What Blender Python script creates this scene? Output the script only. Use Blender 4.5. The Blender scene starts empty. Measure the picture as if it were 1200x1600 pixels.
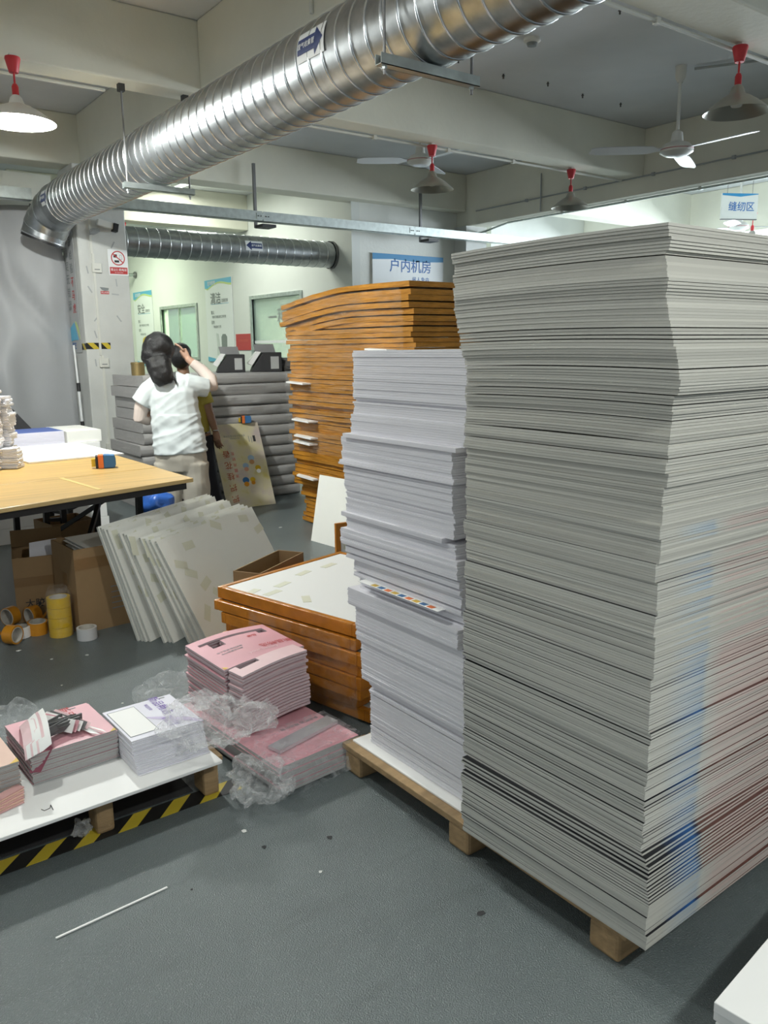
import bpy, bmesh, math, random
from mathutils import Vector, Matrix, noise
R = math.radians
random.seed(7)
S = bpy.context.scene
COL = S.collection

# ------------------------------------------------------------------ camera
cam_d = bpy.data.cameras.new('camera'); cam = bpy.data.objects.new('camera', cam_d); COL.objects.link(cam)
S.camera = cam
cam_d.sensor_fit = 'VERTICAL'; cam_d.sensor_height = 36.0; cam_d.lens = 36.0*1265.8/1600
cam_d.clip_start = .05; cam_d.clip_end = 100
YAW, PITCH, ROLL = .638258, .201095, -.01152
_f = Vector((math.sin(YAW)*math.cos(PITCH), math.cos(YAW)*math.cos(PITCH), -math.sin(PITCH)))
_r = Vector((math.cos(YAW), -math.sin(YAW), 0)); _u = _r.cross(_f)
_r2 = math.cos(ROLL)*_r + math.sin(ROLL)*_u; _u2 = -math.sin(ROLL)*_r + math.cos(ROLL)*_u
M = Matrix((_r2, _u2, -_f)).transposed().to_4x4(); M.translation = (0, 0, 1.45)
cam.matrix_world = M
# ------------------------------------------------------------------ world, exposure
W = bpy.data.worlds.new('world'); S.world = W; W.use_nodes = True
W.node_tree.nodes['Background'].inputs[0].default_value = (.86, .95, 1.0, 1)
W.node_tree.nodes['Background'].inputs[1].default_value = .25
vs = S.view_settings
vs.view_transform = 'Standard'; vs.look = 'None'; vs.gamma = 1; vs.exposure = 0.62; vs.use_curve_mapping = False

LAMP_W = 58          # watts of every burning pendant lamp
DAY_W = 1500           # daylight entering the sewing bay on the right
CORR_W = 42          # greenish tube light of the far corridor

# ------------------------------------------------------------------ materials
MATS = {}
def mat(name, col, rough=.6, metal=0., var=0., vscale=6., bump=0., bscale=60., spec=.5, stretch=None, detail=4.):
    if name in MATS: return MATS[name]
    m = bpy.data.materials.new(name); m.use_nodes = True; MATS[name] = m
    nt = m.node_tree; b = nt.nodes['Principled BSDF']
    b.inputs['Base Color'].default_value = (*col, 1); b.inputs['Roughness'].default_value = rough
    b.inputs['Metallic'].default_value = metal; b.inputs['Specular IOR Level'].default_value = spec
    tc = nt.nodes.new('ShaderNodeTexCoord'); mp = nt.nodes.new('ShaderNodeMapping')
    nt.links.new(tc.outputs['Object'], mp.inputs[0])
    if stretch: mp.inputs['Scale'].default_value = stretch
    if var:
        n = nt.nodes.new('ShaderNodeTexNoise'); n.inputs['Scale'].default_value = vscale; n.inputs['Detail'].default_value = detail
        nt.links.new(mp.outputs[0], n.inputs['Vector'])
        r = nt.nodes.new('ShaderNodeMapRange'); r.inputs[1].default_value = .25; r.inputs[2].default_value = .75
        r.inputs[3].default_value = 1-var; r.inputs[4].default_value = 1+var*.5
        nt.links.new(n.outputs['Fac'], r.inputs[0])
        x = nt.nodes.new('ShaderNodeMix'); x.data_type = 'RGBA'; x.blend_type = 'MULTIPLY'; x.inputs['Factor'].default_value = 1
        x.inputs['A'].default_value = (*col, 1); nt.links.new(r.outputs[0], x.inputs['B'])
        nt.links.new(x.outputs['Result'], b.inputs['Base Color'])
    if bump:
        n2 = nt.nodes.new('ShaderNodeTexNoise'); n2.inputs['Scale'].default_value = bscale; n2.inputs['Detail'].default_value = 3
        nt.links.new(mp.outputs[0], n2.inputs['Vector'])
        bp = nt.nodes.new('ShaderNodeBump'); bp.inputs['Strength'].default_value = bump; bp.inputs['Distance'].default_value = .01
        nt.links.new(n2.outputs['Fac'], bp.inputs['Height']); nt.links.new(bp.outputs[0], b.inputs['Normal'])
    return m
def emis(name, col, s):
    if name in MATS: return MATS[name]
    m = bpy.data.materials.new(name); m.use_nodes = True; MATS[name] = m
    b = m.node_tree.nodes['Principled BSDF']; b.inputs['Base Color'].default_value = (*col, 1)
    b.inputs['Emission Color'].default_value = (*col, 1); b.inputs['Emission Strength'].default_value = s
    return m
def film(name, tint=(.95, .97, .98), clear=.7, rough=.12, bump=.6, bscale=25., stretch=None, spread=.22):
    if name in MATS: return MATS[name]
    m = bpy.data.materials.new(name); m.use_nodes = True; MATS[name] = m
    nt = m.node_tree; nt.nodes.remove(nt.nodes['Principled BSDF']); out = nt.nodes['Material Output']
    t = nt.nodes.new('ShaderNodeBsdfTransparent'); t.inputs[0].default_value = (1, 1, 1, 1)
    g = nt.nodes.new('ShaderNodeBsdfPrincipled'); g.inputs['Base Color'].default_value = (*tint, 1); g.inputs['Roughness'].default_value = rough
    g.inputs['Specular IOR Level'].default_value = .9
    mx = nt.nodes.new('ShaderNodeMixShader')
    tc = nt.nodes.new('ShaderNodeTexCoord'); mp = nt.nodes.new('ShaderNodeMapping'); nt.links.new(tc.outputs['Object'], mp.inputs[0])
    if stretch: mp.inputs['Scale'].default_value = stretch
    n = nt.nodes.new('ShaderNodeTexNoise'); n.inputs['Scale'].default_value = bscale; n.inputs['Detail'].default_value = 6; n.inputs['Distortion'].default_value = 1.2
    nt.links.new(mp.outputs[0], n.inputs['Vector'])
    bp = nt.nodes.new('ShaderNodeBump'); bp.inputs['Strength'].default_value = bump; bp.inputs['Distance'].default_value = .02
    nt.links.new(n.outputs['Fac'], bp.inputs['Height']); nt.links.new(bp.outputs[0], g.inputs['Normal'])
    r = nt.nodes.new('ShaderNodeMapRange'); r.inputs[1].default_value = .35; r.inputs[2].default_value = .7
    r.inputs[3].default_value = max(.02, 1-clear-.1); r.inputs[4].default_value = min(1, 1-clear+spread)
    nt.links.new(n.outputs['Fac'], r.inputs[0]); nt.links.new(r.outputs[0], mx.inputs[0])
    tl = nt.nodes.new('ShaderNodeBsdfTranslucent'); tl.inputs[0].default_value = (*tint, 1); ad = nt.nodes.new('ShaderNodeMixShader'); ad.name = 'Body Mix'; ad.inputs[0].default_value = .4
    nt.links.new(g.outputs[0], ad.inputs[1]); nt.links.new(tl.outputs[0], ad.inputs[2])
    nt.links.new(t.outputs[0], mx.inputs[1]); nt.links.new(ad.outputs[0], mx.inputs[2]); nt.links.new(mx.outputs[0], out.inputs[0])
    return m
def glass(name, col, clear=.8):
    m = film(name, col, clear, .03, 0., .3)
    m.node_tree.nodes['Mix Shader'].inputs[0].default_value = 1-clear
    for l in list(m.node_tree.nodes['Mix Shader'].inputs[0].links): m.node_tree.links.remove(l)
    return m

mat('wall', (.76, .77, .72), .85, var=.10, vscale=1.6, bump=.15, bscale=30)
mat('beam', (.78, .77, .66), .85, var=.12, vscale=1.3, bump=.15, bscale=25)
mat('ceiling', (.72, .74, .76), .9, var=.14, vscale=1.1, bump=.1, bscale=20)
mat('pillar', (.62, .63, .60), .8, var=.14, vscale=2.5, bump=.2, bscale=18)
mat('greywall', (.42, .44, .44), .85, var=.1, vscale=2)
mat('greenwall', (.74, .76, .72), .85, var=.06, vscale=1.)
mat('tarp', (.40, .41, .42), .5, var=.06, vscale=2., bump=.15, bscale=8)
mat('galv', (.44, .46, .47), .34, 1., var=.28, vscale=14., bump=.10, bscale=9, detail=8)
mat('galv_rib', (.72, .74, .76), .25, 1.)
mat('steel', (.55, .60, .58), .4, .9, var=.2, vscale=20)
mat('darkmetal', (.06, .06, .06), .45, .3)
mat('rod', (.22, .22, .22), .5, .6)
mat('red', (.55, .03, .04), .45)
mat('shade', (.42, .41, .36), .35, .6)
mat('shade_in', (.75, .75, .72), .35, .3)
mat('fanwhite', (.70, .70, .66), .35)
mat('blade', (.62, .63, .66), .3, .7)
mat('conduit', (.68, .68, .62), .6)
mat('black', (.015, .015, .016), .5)
mat('softblack', (.03, .03, .032), .75)
mat('signwhite', (.80, .82, .82), .5)
mat('blue', (.02, .13, .40), .5)
mat('navy', (.03, .05, .16), .5)
mat('cyan', (.12, .45, .65), .5)
mat('lime', (.55, .68, .25), .5)
mat('inkgrey', (.22, .24, .24), .6)
mat('inkred', (.50, .05, .05), .6)
mat('inkpurple', (.20, .12, .42), .6)
mat('yellow', (.70, .50, .03), .5)
mat('orange', (.46, .20, .022), .32, var=.45, vscale=7, bump=.7, bscale=16, stretch=(1, .45, 5.))
mat('orange_flat', (.50, .18, .016), .28, var=.25, vscale=12, bump=.4, bscale=25)
mat('card_white', (.86, .86, .84), .55)
mat('panel_white', (.90, .90, .84), .5, var=.04, vscale=3)
mat('panel_edge', (.50, .51, .47), .6)
mat('tape', (.76, .76, .62), .35)
mat('sheet', (.70, .69, .73), .6, var=.05, vscale=3)
mat('sheet_edge', (.78, .77, .81), .65, var=.06, vscale=40, stretch=(.2, .2, 30))
mat('sheet_shade', (.56, .55, .60), .65, var=.06, vscale=40, stretch=(.2, .2, 30))
mat('wood', (.36, .24, .12), .7, var=.35, vscale=9, stretch=(.6, 3, 6), bump=.2, bscale=40)
mat('cardboard', (.30, .19, .09), .8, var=.12, vscale=4, bump=.1, bscale=30)
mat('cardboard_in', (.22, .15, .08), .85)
mat('brown_tape', (.24, .14, .06), .3)
mat('tabletop', (.56, .36, .12), .35, var=.25, vscale=6, stretch=(.35, 5, 1))
mat('table_edge', (.50, .36, .16), .6)
mat('pink', (.72, .37, .42), .4, var=.16, vscale=3.2, detail=1)
mat('pink_light', (.74, .52, .54), .4)
mat('pink_edge', (.50, .40, .42), .6)
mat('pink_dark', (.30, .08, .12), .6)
mat('peach', (.72, .48, .38), .45, var=.1, vscale=4)
mat('lilac', (.72, .71, .80), .4, var=.08, vscale=3, detail=1)
mat('grey_paper', (.42, .42, .41), .7, var=.15, vscale=30, stretch=(.3, .3, 20))
mat('greywrap', (.42, .41, .40), .45, var=.10, vscale=2, bump=.5, bscale=9, stretch=(.35, 1, 4))
mat('skin', (.50, .30, .21), .55)
mat('skin_dark', (.22, .12, .07), .55)
mat('hair', (.005, .0045, .005), .42, bump=.5, bscale=60, stretch=(6, 6, .8))
mat('tee', (.62, .67, .67), .85, bump=.15, bscale=12)
mat('sleeve_beige', (.66, .56, .50), .8)
mat('trouser', (.43, .40, .34), .85, bump=.6, bscale=6)
mat('olive', (.30, .26, .04), .8, bump=.4, bscale=8)
mat('navytrouser', (.008, .009, .014), .9)
mat('shoe', (.3, .3, .3), .7)
mat('brass', (.36, .27, .12), .4, .7)
mat('tape_orange', (.62, .26, .02), .3)
mat('tape_yellow', (.64, .41, .02), .3)
mat('tape_core', (.55, .52, .46), .7)
mat('plastic_orange', (.75, .17, .03), .4)
mat('plastic_blue', (.03, .14, .33), .4)
mat('debris', (.75, .75, .72), .7)
film('wrap', (.95, .95, .93), .95, .10, 1., 9., (.6, .35, 4.), .12)
film('sleeve', (.95, .95, .93), .93, .07, .4, 14., None, .10)
film('bag', (.97, .98, .98), .80, .05, .3, 30.)
film('bag_thin', (.92, .95, .97), .88, .06, .35, 24.)
glass('pane_green', (.45, .70, .50), .78)
glass('pane_grey', (.42, .52, .50), .55)

def floor_mat():
    m = bpy.data.materials.new('floor'); m.use_nodes = True; MATS['floor'] = m
    nt = m.node_tree; b = nt.nodes['Principled BSDF']
    tc = nt.nodes.new('ShaderNodeTexCoord')
    n1 = nt.nodes.new('ShaderNodeTexNoise'); n1.inputs['Scale'].default_value = 1.7; n1.inputs['Detail'].default_value = 6
    n2 = nt.nodes.new('ShaderNodeTexNoise'); n2.inputs['Scale'].default_value = 260; n2.inputs['Detail'].default_value = 2
    v = nt.nodes.new('ShaderNodeTexVoronoi'); v.inputs['Scale'].default_value = 130
    for q in (n1, n2, v): nt.links.new(tc.outputs['Object'], q.inputs['Vector'])
    cr = nt.nodes.new('ShaderNodeValToRGB'); cr.color_ramp.elements[0].position = .3; cr.color_ramp.elements[1].position = .75
    cr.color_ramp.elements[0].color = (.100, .124, .127, 1); cr.color_ramp.elements[1].color = (.140, .168, .170, 1)
    nt.links.new(n1.outputs['Fac'], cr.inputs[0])
    lt = nt.nodes.new('ShaderNodeMapRange'); lt.inputs[1].default_value = .24; lt.inputs[2].default_value = .10; lt.inputs[3].default_value = 0; lt.inputs[4].default_value = .8  # pale flecks in the base colour imitate glints off the rough paint
    nt.links.new(v.outputs['Distance'], lt.inputs[0])
    sw = nt.nodes.new('ShaderNodeTexNoise'); sw.inputs['Scale'].default_value = 9; nt.links.new(tc.outputs['Object'], sw.inputs['Vector'])
    mu = nt.nodes.new('ShaderNodeMath'); mu.operation = 'MULTIPLY'; nt.links.new(lt.outputs[0], mu.inputs[0]); nt.links.new(sw.outputs['Fac'], mu.inputs[1])
    mx = nt.nodes.new('ShaderNodeMix'); mx.data_type = 'RGBA'; nt.links.new(mu.outputs[0], mx.inputs['Factor'])
    mp = nt.nodes.new('ShaderNodeMapping'); mp.inputs['Rotation'].default_value = (0, 0, .6); mp.inputs['Scale'].default_value = (1.2, 9, 1); nt.links.new(tc.outputs['Object'], mp.inputs[0])
    n3 = nt.nodes.new('ShaderNodeTexNoise'); n3.inputs['Scale'].default_value = 1.6; n3.inputs['Detail'].default_value = 5; nt.links.new(mp.outputs[0], n3.inputs['Vector'])
    sr = nt.nodes.new('ShaderNodeMapRange'); sr.inputs[1].default_value = .30; sr.inputs[2].default_value = .42; sr.inputs[3].default_value = .88; sr.inputs[4].default_value = 1.; nt.links.new(n3.outputs['Fac'], sr.inputs[0])
    ml = nt.nodes.new('ShaderNodeMix'); ml.data_type = 'RGBA'; ml.blend_type = 'MULTIPLY'; ml.inputs['Factor'].default_value = 1; nt.links.new(cr.outputs[0], ml.inputs['A']); nt.links.new(sr.outputs[0], ml.inputs['B'])
    nt.links.new(ml.outputs['Result'], mx.inputs['A']); mx.inputs['B'].default_value = (.40, .42, .41, 1)
    nt.links.new(mx.outputs['Result'], b.inputs['Base Color'])
    rr = nt.nodes.new('ShaderNodeMapRange'); rr.inputs[3].default_value = .26; rr.inputs[4].default_value = .34; b.inputs['Specular IOR Level'].default_value = .85
    nt.links.new(n1.outputs['Fac'], rr.inputs[0]); nt.links.new(rr.outputs[0], b.inputs['Roughness'])
    bp = nt.nodes.new('ShaderNodeBump'); bp.inputs['Strength'].default_value = .9; bp.inputs['Distance'].default_value = .0045
    nt.links.new(n2.outputs['Fac'], bp.inputs['Height']); nt.links.new(bp.outputs[0], b.inputs['Normal'])
floor_mat()
def hazard_mat():
    m = bpy.data.materials.new('hazard'); m.use_nodes = True; MATS['hazard'] = m
    nt = m.node_tree; b = nt.nodes['Principled BSDF']; tc = nt.nodes.new('ShaderNodeTexCoord')
    sx = nt.nodes.new('ShaderNodeSeparateXYZ'); nt.links.new(tc.outputs['Object'], sx.inputs[0])
    a = nt.nodes.new('ShaderNodeMath'); a.operation = 'SUBTRACT'; nt.links.new(sx.outputs[0], a.inputs[0]); nt.links.new(sx.outputs[1], a.inputs[1])
    z = nt.nodes.new('ShaderNodeMath'); z.operation = 'ADD'; nt.links.new(a.outputs[0], z.inputs[0]); nt.links.new(sx.outputs[2], z.inputs[1])
    k = nt.nodes.new('ShaderNodeMath'); k.operation = 'MULTIPLY'; k.inputs[1].default_value = 7.5; nt.links.new(z.outputs[0], k.inputs[0])
    fr = nt.nodes.new('ShaderNodeMath'); fr.operation = 'FRACT'; nt.links.new(k.outputs[0], fr.inputs[0])
    gt = nt.nodes.new('ShaderNodeMath'); gt.operation = 'GREATER_THAN'; gt.inputs[1].default_value = .55; nt.links.new(fr.outputs[0], gt.inputs[0])
    mx = nt.nodes.new('ShaderNodeMix'); mx.data_type = 'RGBA'; nt.links.new(gt.outputs[0], mx.inputs['Factor'])
    mx.inputs['A'].default_value = (.012, .012, .012, 1); mx.inputs['B'].default_value = (.60, .46, .04, 1)
    nt.links.new(mx.outputs['Result'], b.inputs['Base Color']); b.inputs['Roughness'].default_value = .45
hazard_mat()
def board_mat(name, base, edge_print):
    """board edge: pale foam core with ink from the printed faces bleeding along the cut edge"""
    m = bpy.data.materials.new(name); m.use_nodes = True; MATS[name] = m
    nt = m.node_tree; b = nt.nodes['Principled BSDF']; b.inputs['Roughness'].default_value = .6
    tc = nt.nodes.new('ShaderNodeTexCoord'); oi = nt.nodes.new('ShaderNodeObjectInfo')
    sx = nt.nodes.new('ShaderNodeSeparateXYZ'); nt.links.new(tc.outputs['Object'], sx.inputs[0])
    rv = nt.nodes.new('ShaderNodeMapRange'); rv.inputs[3].default_value = .80; rv.inputs[4].default_value = 1.08
    nt.links.new(oi.outputs['Random'], rv.inputs[0])
    mul = nt.nodes.new('ShaderNodeMix'); mul.data_type = 'RGBA'; mul.blend_type = 'MULTIPLY'; mul.inputs['Factor'].default_value = 1
    mul.inputs['A'].default_value = (*base, 1); nt.links.new(rv.outputs[0], mul.inputs['B'])
    last = mul.outputs['Result']
    if edge_print:
        cr = nt.nodes.new('ShaderNodeValToRGB'); e = cr.color_ramp.elements
        e[0].position = 0; e[0].color = (*base, 1); e[1].position = 1; e[1].color = (.62, .50, .45, 1)
        for p, cc in ((.06, base), (.15, (.46, .55, .62)), (.215, (.36, .48, .60)), (.235, (.60, .62, .58)), (.30, (.63, .49, .45)), (.5, (.62, .46, .42))):
            q = e.new(p); q.color = (*cc, 1)
        mr = nt.nodes.new('ShaderNodeMapRange'); mr.inputs[1].default_value = -.46; mr.inputs[2].default_value = .46
        nt.links.new(sx.outputs[0], mr.inputs[0]); nt.links.new(mr.outputs[0], cr.inputs[0])
        n = nt.nodes.new('ShaderNodeTexNoise'); n.inputs['Scale'].default_value = 3; n.noise_dimensions = '4D'
        nt.links.new(tc.outputs['Object'], n.inputs['Vector'])
        w = nt.nodes.new('ShaderNodeMath'); w.operation = 'MULTIPLY'; w.inputs[1].default_value = 60; nt.links.new(oi.outputs['Random'], w.inputs[0]); nt.links.new(w.outputs[0], n.inputs['W'])
        f = nt.nodes.new('ShaderNodeMapRange'); f.inputs[1].default_value = .38; f.inputs[2].default_value = .62; f.inputs[3].default_value = .25; f.inputs[4].default_value = .75
        nt.links.new(n.outputs['Fac'], f.inputs[0])
        mx = nt.nodes.new('ShaderNodeMix'); mx.data_type = 'RGBA'; nt.links.new(f.outputs[0], mx.inputs['Factor'])
        nt.links.new(last, mx.inputs['A']); nt.links.new(cr.outputs[0], mx.inputs['B']); last = mx.outputs['Result']
    nt.links.new(last, b.inputs['Base Color'])
board_mat('foam', (.58, .57, .515), False)
board_mat('foam_print', (.57, .565, .515), True)
def print_mat():
    m = bpy.data.materials.new('blueprint'); m.use_nodes = True; MATS['blueprint'] = m
    nt = m.node_tree; b = nt.nodes['Principled BSDF']; b.inputs['Roughness'].default_value = .35
    tc = nt.nodes.new('ShaderNodeTexCoord'); sx = nt.nodes.new('ShaderNodeSeparateXYZ'); nt.links.new(tc.outputs['Object'], sx.inputs[0])
    mr = nt.nodes.new('ShaderNodeMapRange'); mr.inputs[1].default_value = -.46; mr.inputs[2].default_value = .46; nt.links.new(sx.outputs[0], mr.inputs[0])
    cr = nt.nodes.new('ShaderNodeValToRGB'); e = cr.color_ramp.elements
    e[0].color = (.004, .004, .006, 1); e[1].color = (.11, .035, .03, 1)
    for p, cc in ((.08, (.004, .005, .012)), (.15, (.008, .05, .17)), (.2, (.012, .09, .28)), (.225, (.01, .01, .03)), (.24, (.12, .05, .04))):
        q = e.new(p); q.color = (*cc, 1)
    nt.links.new(mr.outputs[0], cr.inputs[0]); nt.links.new(cr.outputs[0], b.inputs['Base Color'])
print_mat()

# ------------------------------------------------------------------ mesh helpers
def mget(m): return MATS[m] if isinstance(m, str) else m
class MB:
    def __init__(s): s.v = []; s.f = []; s.m = []
    def add(s, V, F, mi=0):
        o = len(s.v); s.v += [tuple(p) for p in V]; s.f += [tuple(i+o for i in q) for q in F]; s.m += ([mi]*len(F) if isinstance(mi, int) else list(mi)); return s
    def box(s, x0, x1, y0, y1, z0, z1, mi=0, mt=None, T=None):
        V = [(x0,y0,z0),(x1,y0,z0),(x1,y1,z0),(x0,y1,z0),(x0,y0,z1),(x1,y0,z1),(x1,y1,z1),(x0,y1,z1)]
        if T: V = [T @ Vector(p) for p in V]
        F = [(0,3,2,1),(4,5,6,7),(0,1,5,4),(1,2,6,5),(2,3,7,6),(3,0,4,7)]
        mm = [mi]*6
        if mt is not None: mm[1] = mt
        return s.add(V, F, mm)
    def cyl(s, p0, p1, r0, r1=None, n=16, mi=0, caps=True):
        p0, p1 = Vector(p0), Vector(p1); r1 = r0 if r1 is None else r1
        t = (p1-p0).normalized(); a = Vector((1,0,0)) if abs(t.x) < .9 else Vector((0,1,0)); e = (a-a.dot(t)*t).normalized(); g = t.cross(e)
        V = []
        for p, r in ((p0, r0), (p1, r1)):
            for i in range(n):
                an = 2*math.pi*i/n; V.append(p+r*(math.cos(an)*e+math.sin(an)*g))
        F = [(i, (i+1)%n, n+(i+1)%n, n+i) for i in range(n)]
        if caps: F += [tuple(range(n))[::-1], tuple(range(n, 2*n))]
        return s.add(V, F, mi)
    def tube(s, path, r, n=10, mi=0, caps=True, ell=None):
        """path of (x,y,z); r radius or list; ell = list of second radii"""
        P = [Vector(p) for p in path]; V = []; k = len(P)
        pe = None
        for i, p in enumerate(P):
            t = ((P[min(i+1, k-1)]-P[max(i-1, 0)])).normalized()
            if pe is None:
                a = Vector((1,0,0)) if abs(t.x) < .8 else Vector((0,1,0))
            else: a = pe
            e = (a-a.dot(t)*t).normalized(); g = t.cross(e); pe = e
            ra = r[i] if isinstance(r, (list, tuple)) else r; rb = ell[i] if ell else ra
            for j in range(n):
                an = 2*math.pi*j/n; V.append(p+ra*math.cos(an)*e+rb*math.sin(an)*g)
        F = [(i*n+j, i*n+(j+1)%n, (i+1)*n+(j+1)%n, (i+1)*n+j) for i in range(k-1) for j in range(n)]
        if caps: F += [tuple(range(n))[::-1], tuple(range((k-1)*n, k*n))]
        return s.add(V, F, mi)
    def lathe(s, prof, n=24, mi=0, T=None):
        V = []; k = len(prof)
        for r, z in prof:
            for j in range(n):
                an = 2*math.pi*j/n; V.append((r*math.cos(an), r*math.sin(an), z))
        if T: V = [T @ Vector(p) for p in V]
        F = [(i*n+j, i*n+(j+1)%n, (i+1)*n+(j+1)%n, (i+1)*n+j) for i in range(k-1) for j in range(n)]
        return s.add(V, F, mi)
    def prism(s, poly, z0, z1, mi=0, mt=None, T=None):
        n = len(poly); V = [(x, y, z0) for x, y in poly]+[(x, y, z1) for x, y in poly]
        if T: V = [T @ Vector(p) for p in V]
        F = [tuple(range(n))[::-1], tuple(range(n, 2*n))]+[(i, (i+1)%n, n+(i+1)%n, n+i) for i in range(n)]
        return s.add(V, F, [mi, mi if mt is None else mt]+[mi]*n)
    def ball(s, c, r, n=12, mi=0):
        prof = [(max(1e-4, math.sin(math.pi*i/n)), -math.cos(math.pi*i/n)) for i in range(n+1)]
        rr = r if isinstance(r, (tuple, list)) else (r, r, r)
        return s.lathe(prof, n*2, mi, Matrix.Translation(c) @ Matrix.Diagonal((*rr, 1)))
    def mesh(s, name, mats, smooth=None):
        me = bpy.data.meshes.new(name); me.from_pydata(s.v, [], s.f)
        for m in (mats if isinstance(mats, (list, tuple)) else [mats]): me.materials.append(mget(m))
        for p, i in zip(me.polygons, s.m): p.material_index = i
        if smooth:
            for p in me.polygons: p.use_smooth = True
            me.set_sharp_from_angle(angle=R(smooth))
        me.update(); return me
    def build(s, name, mats, parent=None, loc=(0,0,0), rot=(0,0,0), smooth=None):
        return ob(name, s.mesh(name, mats, smooth), parent, loc, rot)
def ob(name, data, parent=None, loc=(0,0,0), rot=(0,0,0)):
    o = bpy.data.objects.new(name, data); COL.objects.link(o); o.location = loc; o.rotation_euler = rot
    if parent: o.parent = parent
    return o
def tag(o, label, cat, group=None):
    o['label'] = label; o['category'] = cat
    if group: o['group'] = group
    return o
def thing(name, label, cat, loc=(0,0,0), rz=0, group=None, rot=None):
    return tag(ob(name, None, None, loc, rot or (0,0,rz)), label, cat, group)
def struct(o): o['kind'] = 'structure'; return o
def sbox(name, x0, x1, y0, y1, z0, z1, m):
    return struct(MB().box(x0, x1, y0, y1, z0, z1).build(name, m))
def bevel(o, w=.004, seg=2):
    b = o.modifiers.new('bevel', 'BEVEL'); b.width = w; b.segments = seg; b.limit_method = 'ANGLE'; return o
def copy_tree(o, parent=None):
    c = o.copy(); COL.objects.link(c)
    c.parent = parent
    for ch in list(o.children): copy_tree(ch, c)
    return c
DG = None
def baked(o, name=None):
    dg = bpy.context.evaluated_depsgraph_get(); ev = o.evaluated_get(dg)
    me = bpy.data.meshes.new_from_object(ev); return me
def text_mesh(body, size, m, bold=0., ext=0., align='CENTER', leading=1., spacing=1.):
    cu = bpy.data.curves.new('lettering', 'FONT'); cu.body = body; cu.size = size; cu.align_x = align; cu.align_y = 'CENTER'
    cu.offset = min(bold, .010*size); cu.extrude = ext; cu.resolution_u = 3; cu.space_line = leading; cu.space_character = spacing
    o = bpy.data.objects.new('lettering', cu); COL.objects.link(o)
    bpy.context.view_layer.update()
    me = baked(o); bpy.data.objects.remove(o); bpy.data.curves.remove(cu)
    me.materials.clear(); me.materials.append(mget(m)); me.name = 'lettering'
    return me
def text(body, size, m, parent, T, bold=0., **k):
    me = text_mesh(body, size, m, bold, **k); o = ob('lettering', me, parent); o.matrix_local = T; return o
def frame_T(o, x, y, z=None):
    """matrix with local x,y axes given as vectors, origin o"""
    x = Vector(x).normalized(); y = Vector(y).normalized(); z = x.cross(y)
    m = Matrix((x, y, z)).transposed().to_4x4(); m.translation = Vector(o); return m
def fuse(name, add, mats, parent, voxel=.01, sm=6, shape=None, loc=(0,0,0)):
    b = MB(); add(b); o = b.build(name, mats)
    r = o.modifiers.new('r', 'REMESH'); r.mode = 'VOXEL'; r.voxel_size = voxel; r.use_smooth_shade = True
    s = o.modifiers.new('s', 'SMOOTH'); s.factor = .5; s.iterations = sm
    bpy.context.view_layer.update()
    me = baked(o); old = o.data; bpy.data.objects.remove(o); bpy.data.meshes.remove(old)
    me.name = name
    if shape:
        for v in me.vertices: v.co = shape(v.co.copy())
    for p in me.polygons: p.use_smooth = True
    if not me.materials:
        for m in (mats if isinstance(mats, list) else [mats]): me.materials.append(mget(m))
    return ob(name, me, parent, loc)
# ------------------------------------------------------------------ the room
CZ = 3.6
floor = sbox('floor', -6, 16, -4, 18, -.1, 0, 'floor')
sbox('ceiling', -6, 16, -4, 18, CZ, CZ+.15, 'ceiling')
def beam(n, x0, x1, y0, y1, z0, z1, m='beam'):
    return bevel(sbox('trim_%d' % n, x0, x1, y0, y1, z0, z1, m), .012)
beam(1, -6, 16, 2.55, 2.9, 3.14, CZ)
beam(2, -6, 7.46, 5.5, 5.72, 3.145, CZ)
beam(3, -6, 7.46, 8.2, 8.5, 3.15, CZ)
beam(4, 2.57, 2.82, 2.9, 5.5, 3.17, CZ)
beam(5, 2.57, 2.82, 5.72, 8.2, 3.15, CZ)
beam(6, 7.46, 7.78, -4, 16, 2.97, CZ)
beam(7, 2.57, 5.78, 11.0, 11.3, 3.12, CZ)
beam(8, -6, 16, -1.0, -.7, 3.14, CZ)
# wall recess frame on the far left beam
sbox('trim_9', 1.62, 1.80, 8.05, 8.2, 3.02, CZ, 'pillar')
sbox('trim_10', -3, 1.62, 8.10, 8.2, 3.02, 3.12, 'pillar')
sbox('wall_left', -6, 2.46, 8.80, 8.92, 0, 3.15, 'wall')
sbox('wall_far', 2.46, 5.78, 16, 16.15, 0, CZ, 'greenwall')
# machine room: poster wall with two openings, and the wall with the sign
XW = 5.78
def wall_open(name, X, y0, y1, z1, holes, m, th=.12):
    b = MB(); ys = sorted({y0, y1, *[h[0] for h in holes], *[h[1] for h in holes]}); zs = sorted({0, z1, *[h[2] for h in holes], *[h[3] for h in holes]})
    for a, c in zip(ys, ys[1:]):
        for d, e in zip(zs, zs[1:]):
            if not any(h[0] <= a and c <= h[1] and h[2] <= d and e <= h[3] for h in holes): b.box(X, X+th, a, c, d, e)
    o = b.build(name, m); bm = bmesh.new(); bm.from_mesh(o.data); bmesh.ops.remove_doubles(bm, verts=bm.verts, dist=1e-4); bm.to_mesh(o.data); bm.free(); return struct(o)
W1 = (12.95, 14.45, 1.32, 2.15); W2 = (9.6, 10.98, 1.05, 2.15)
wall_open('wall_right', XW, 8.38, 16, CZ, [W1, W2], 'greenwall')
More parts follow.
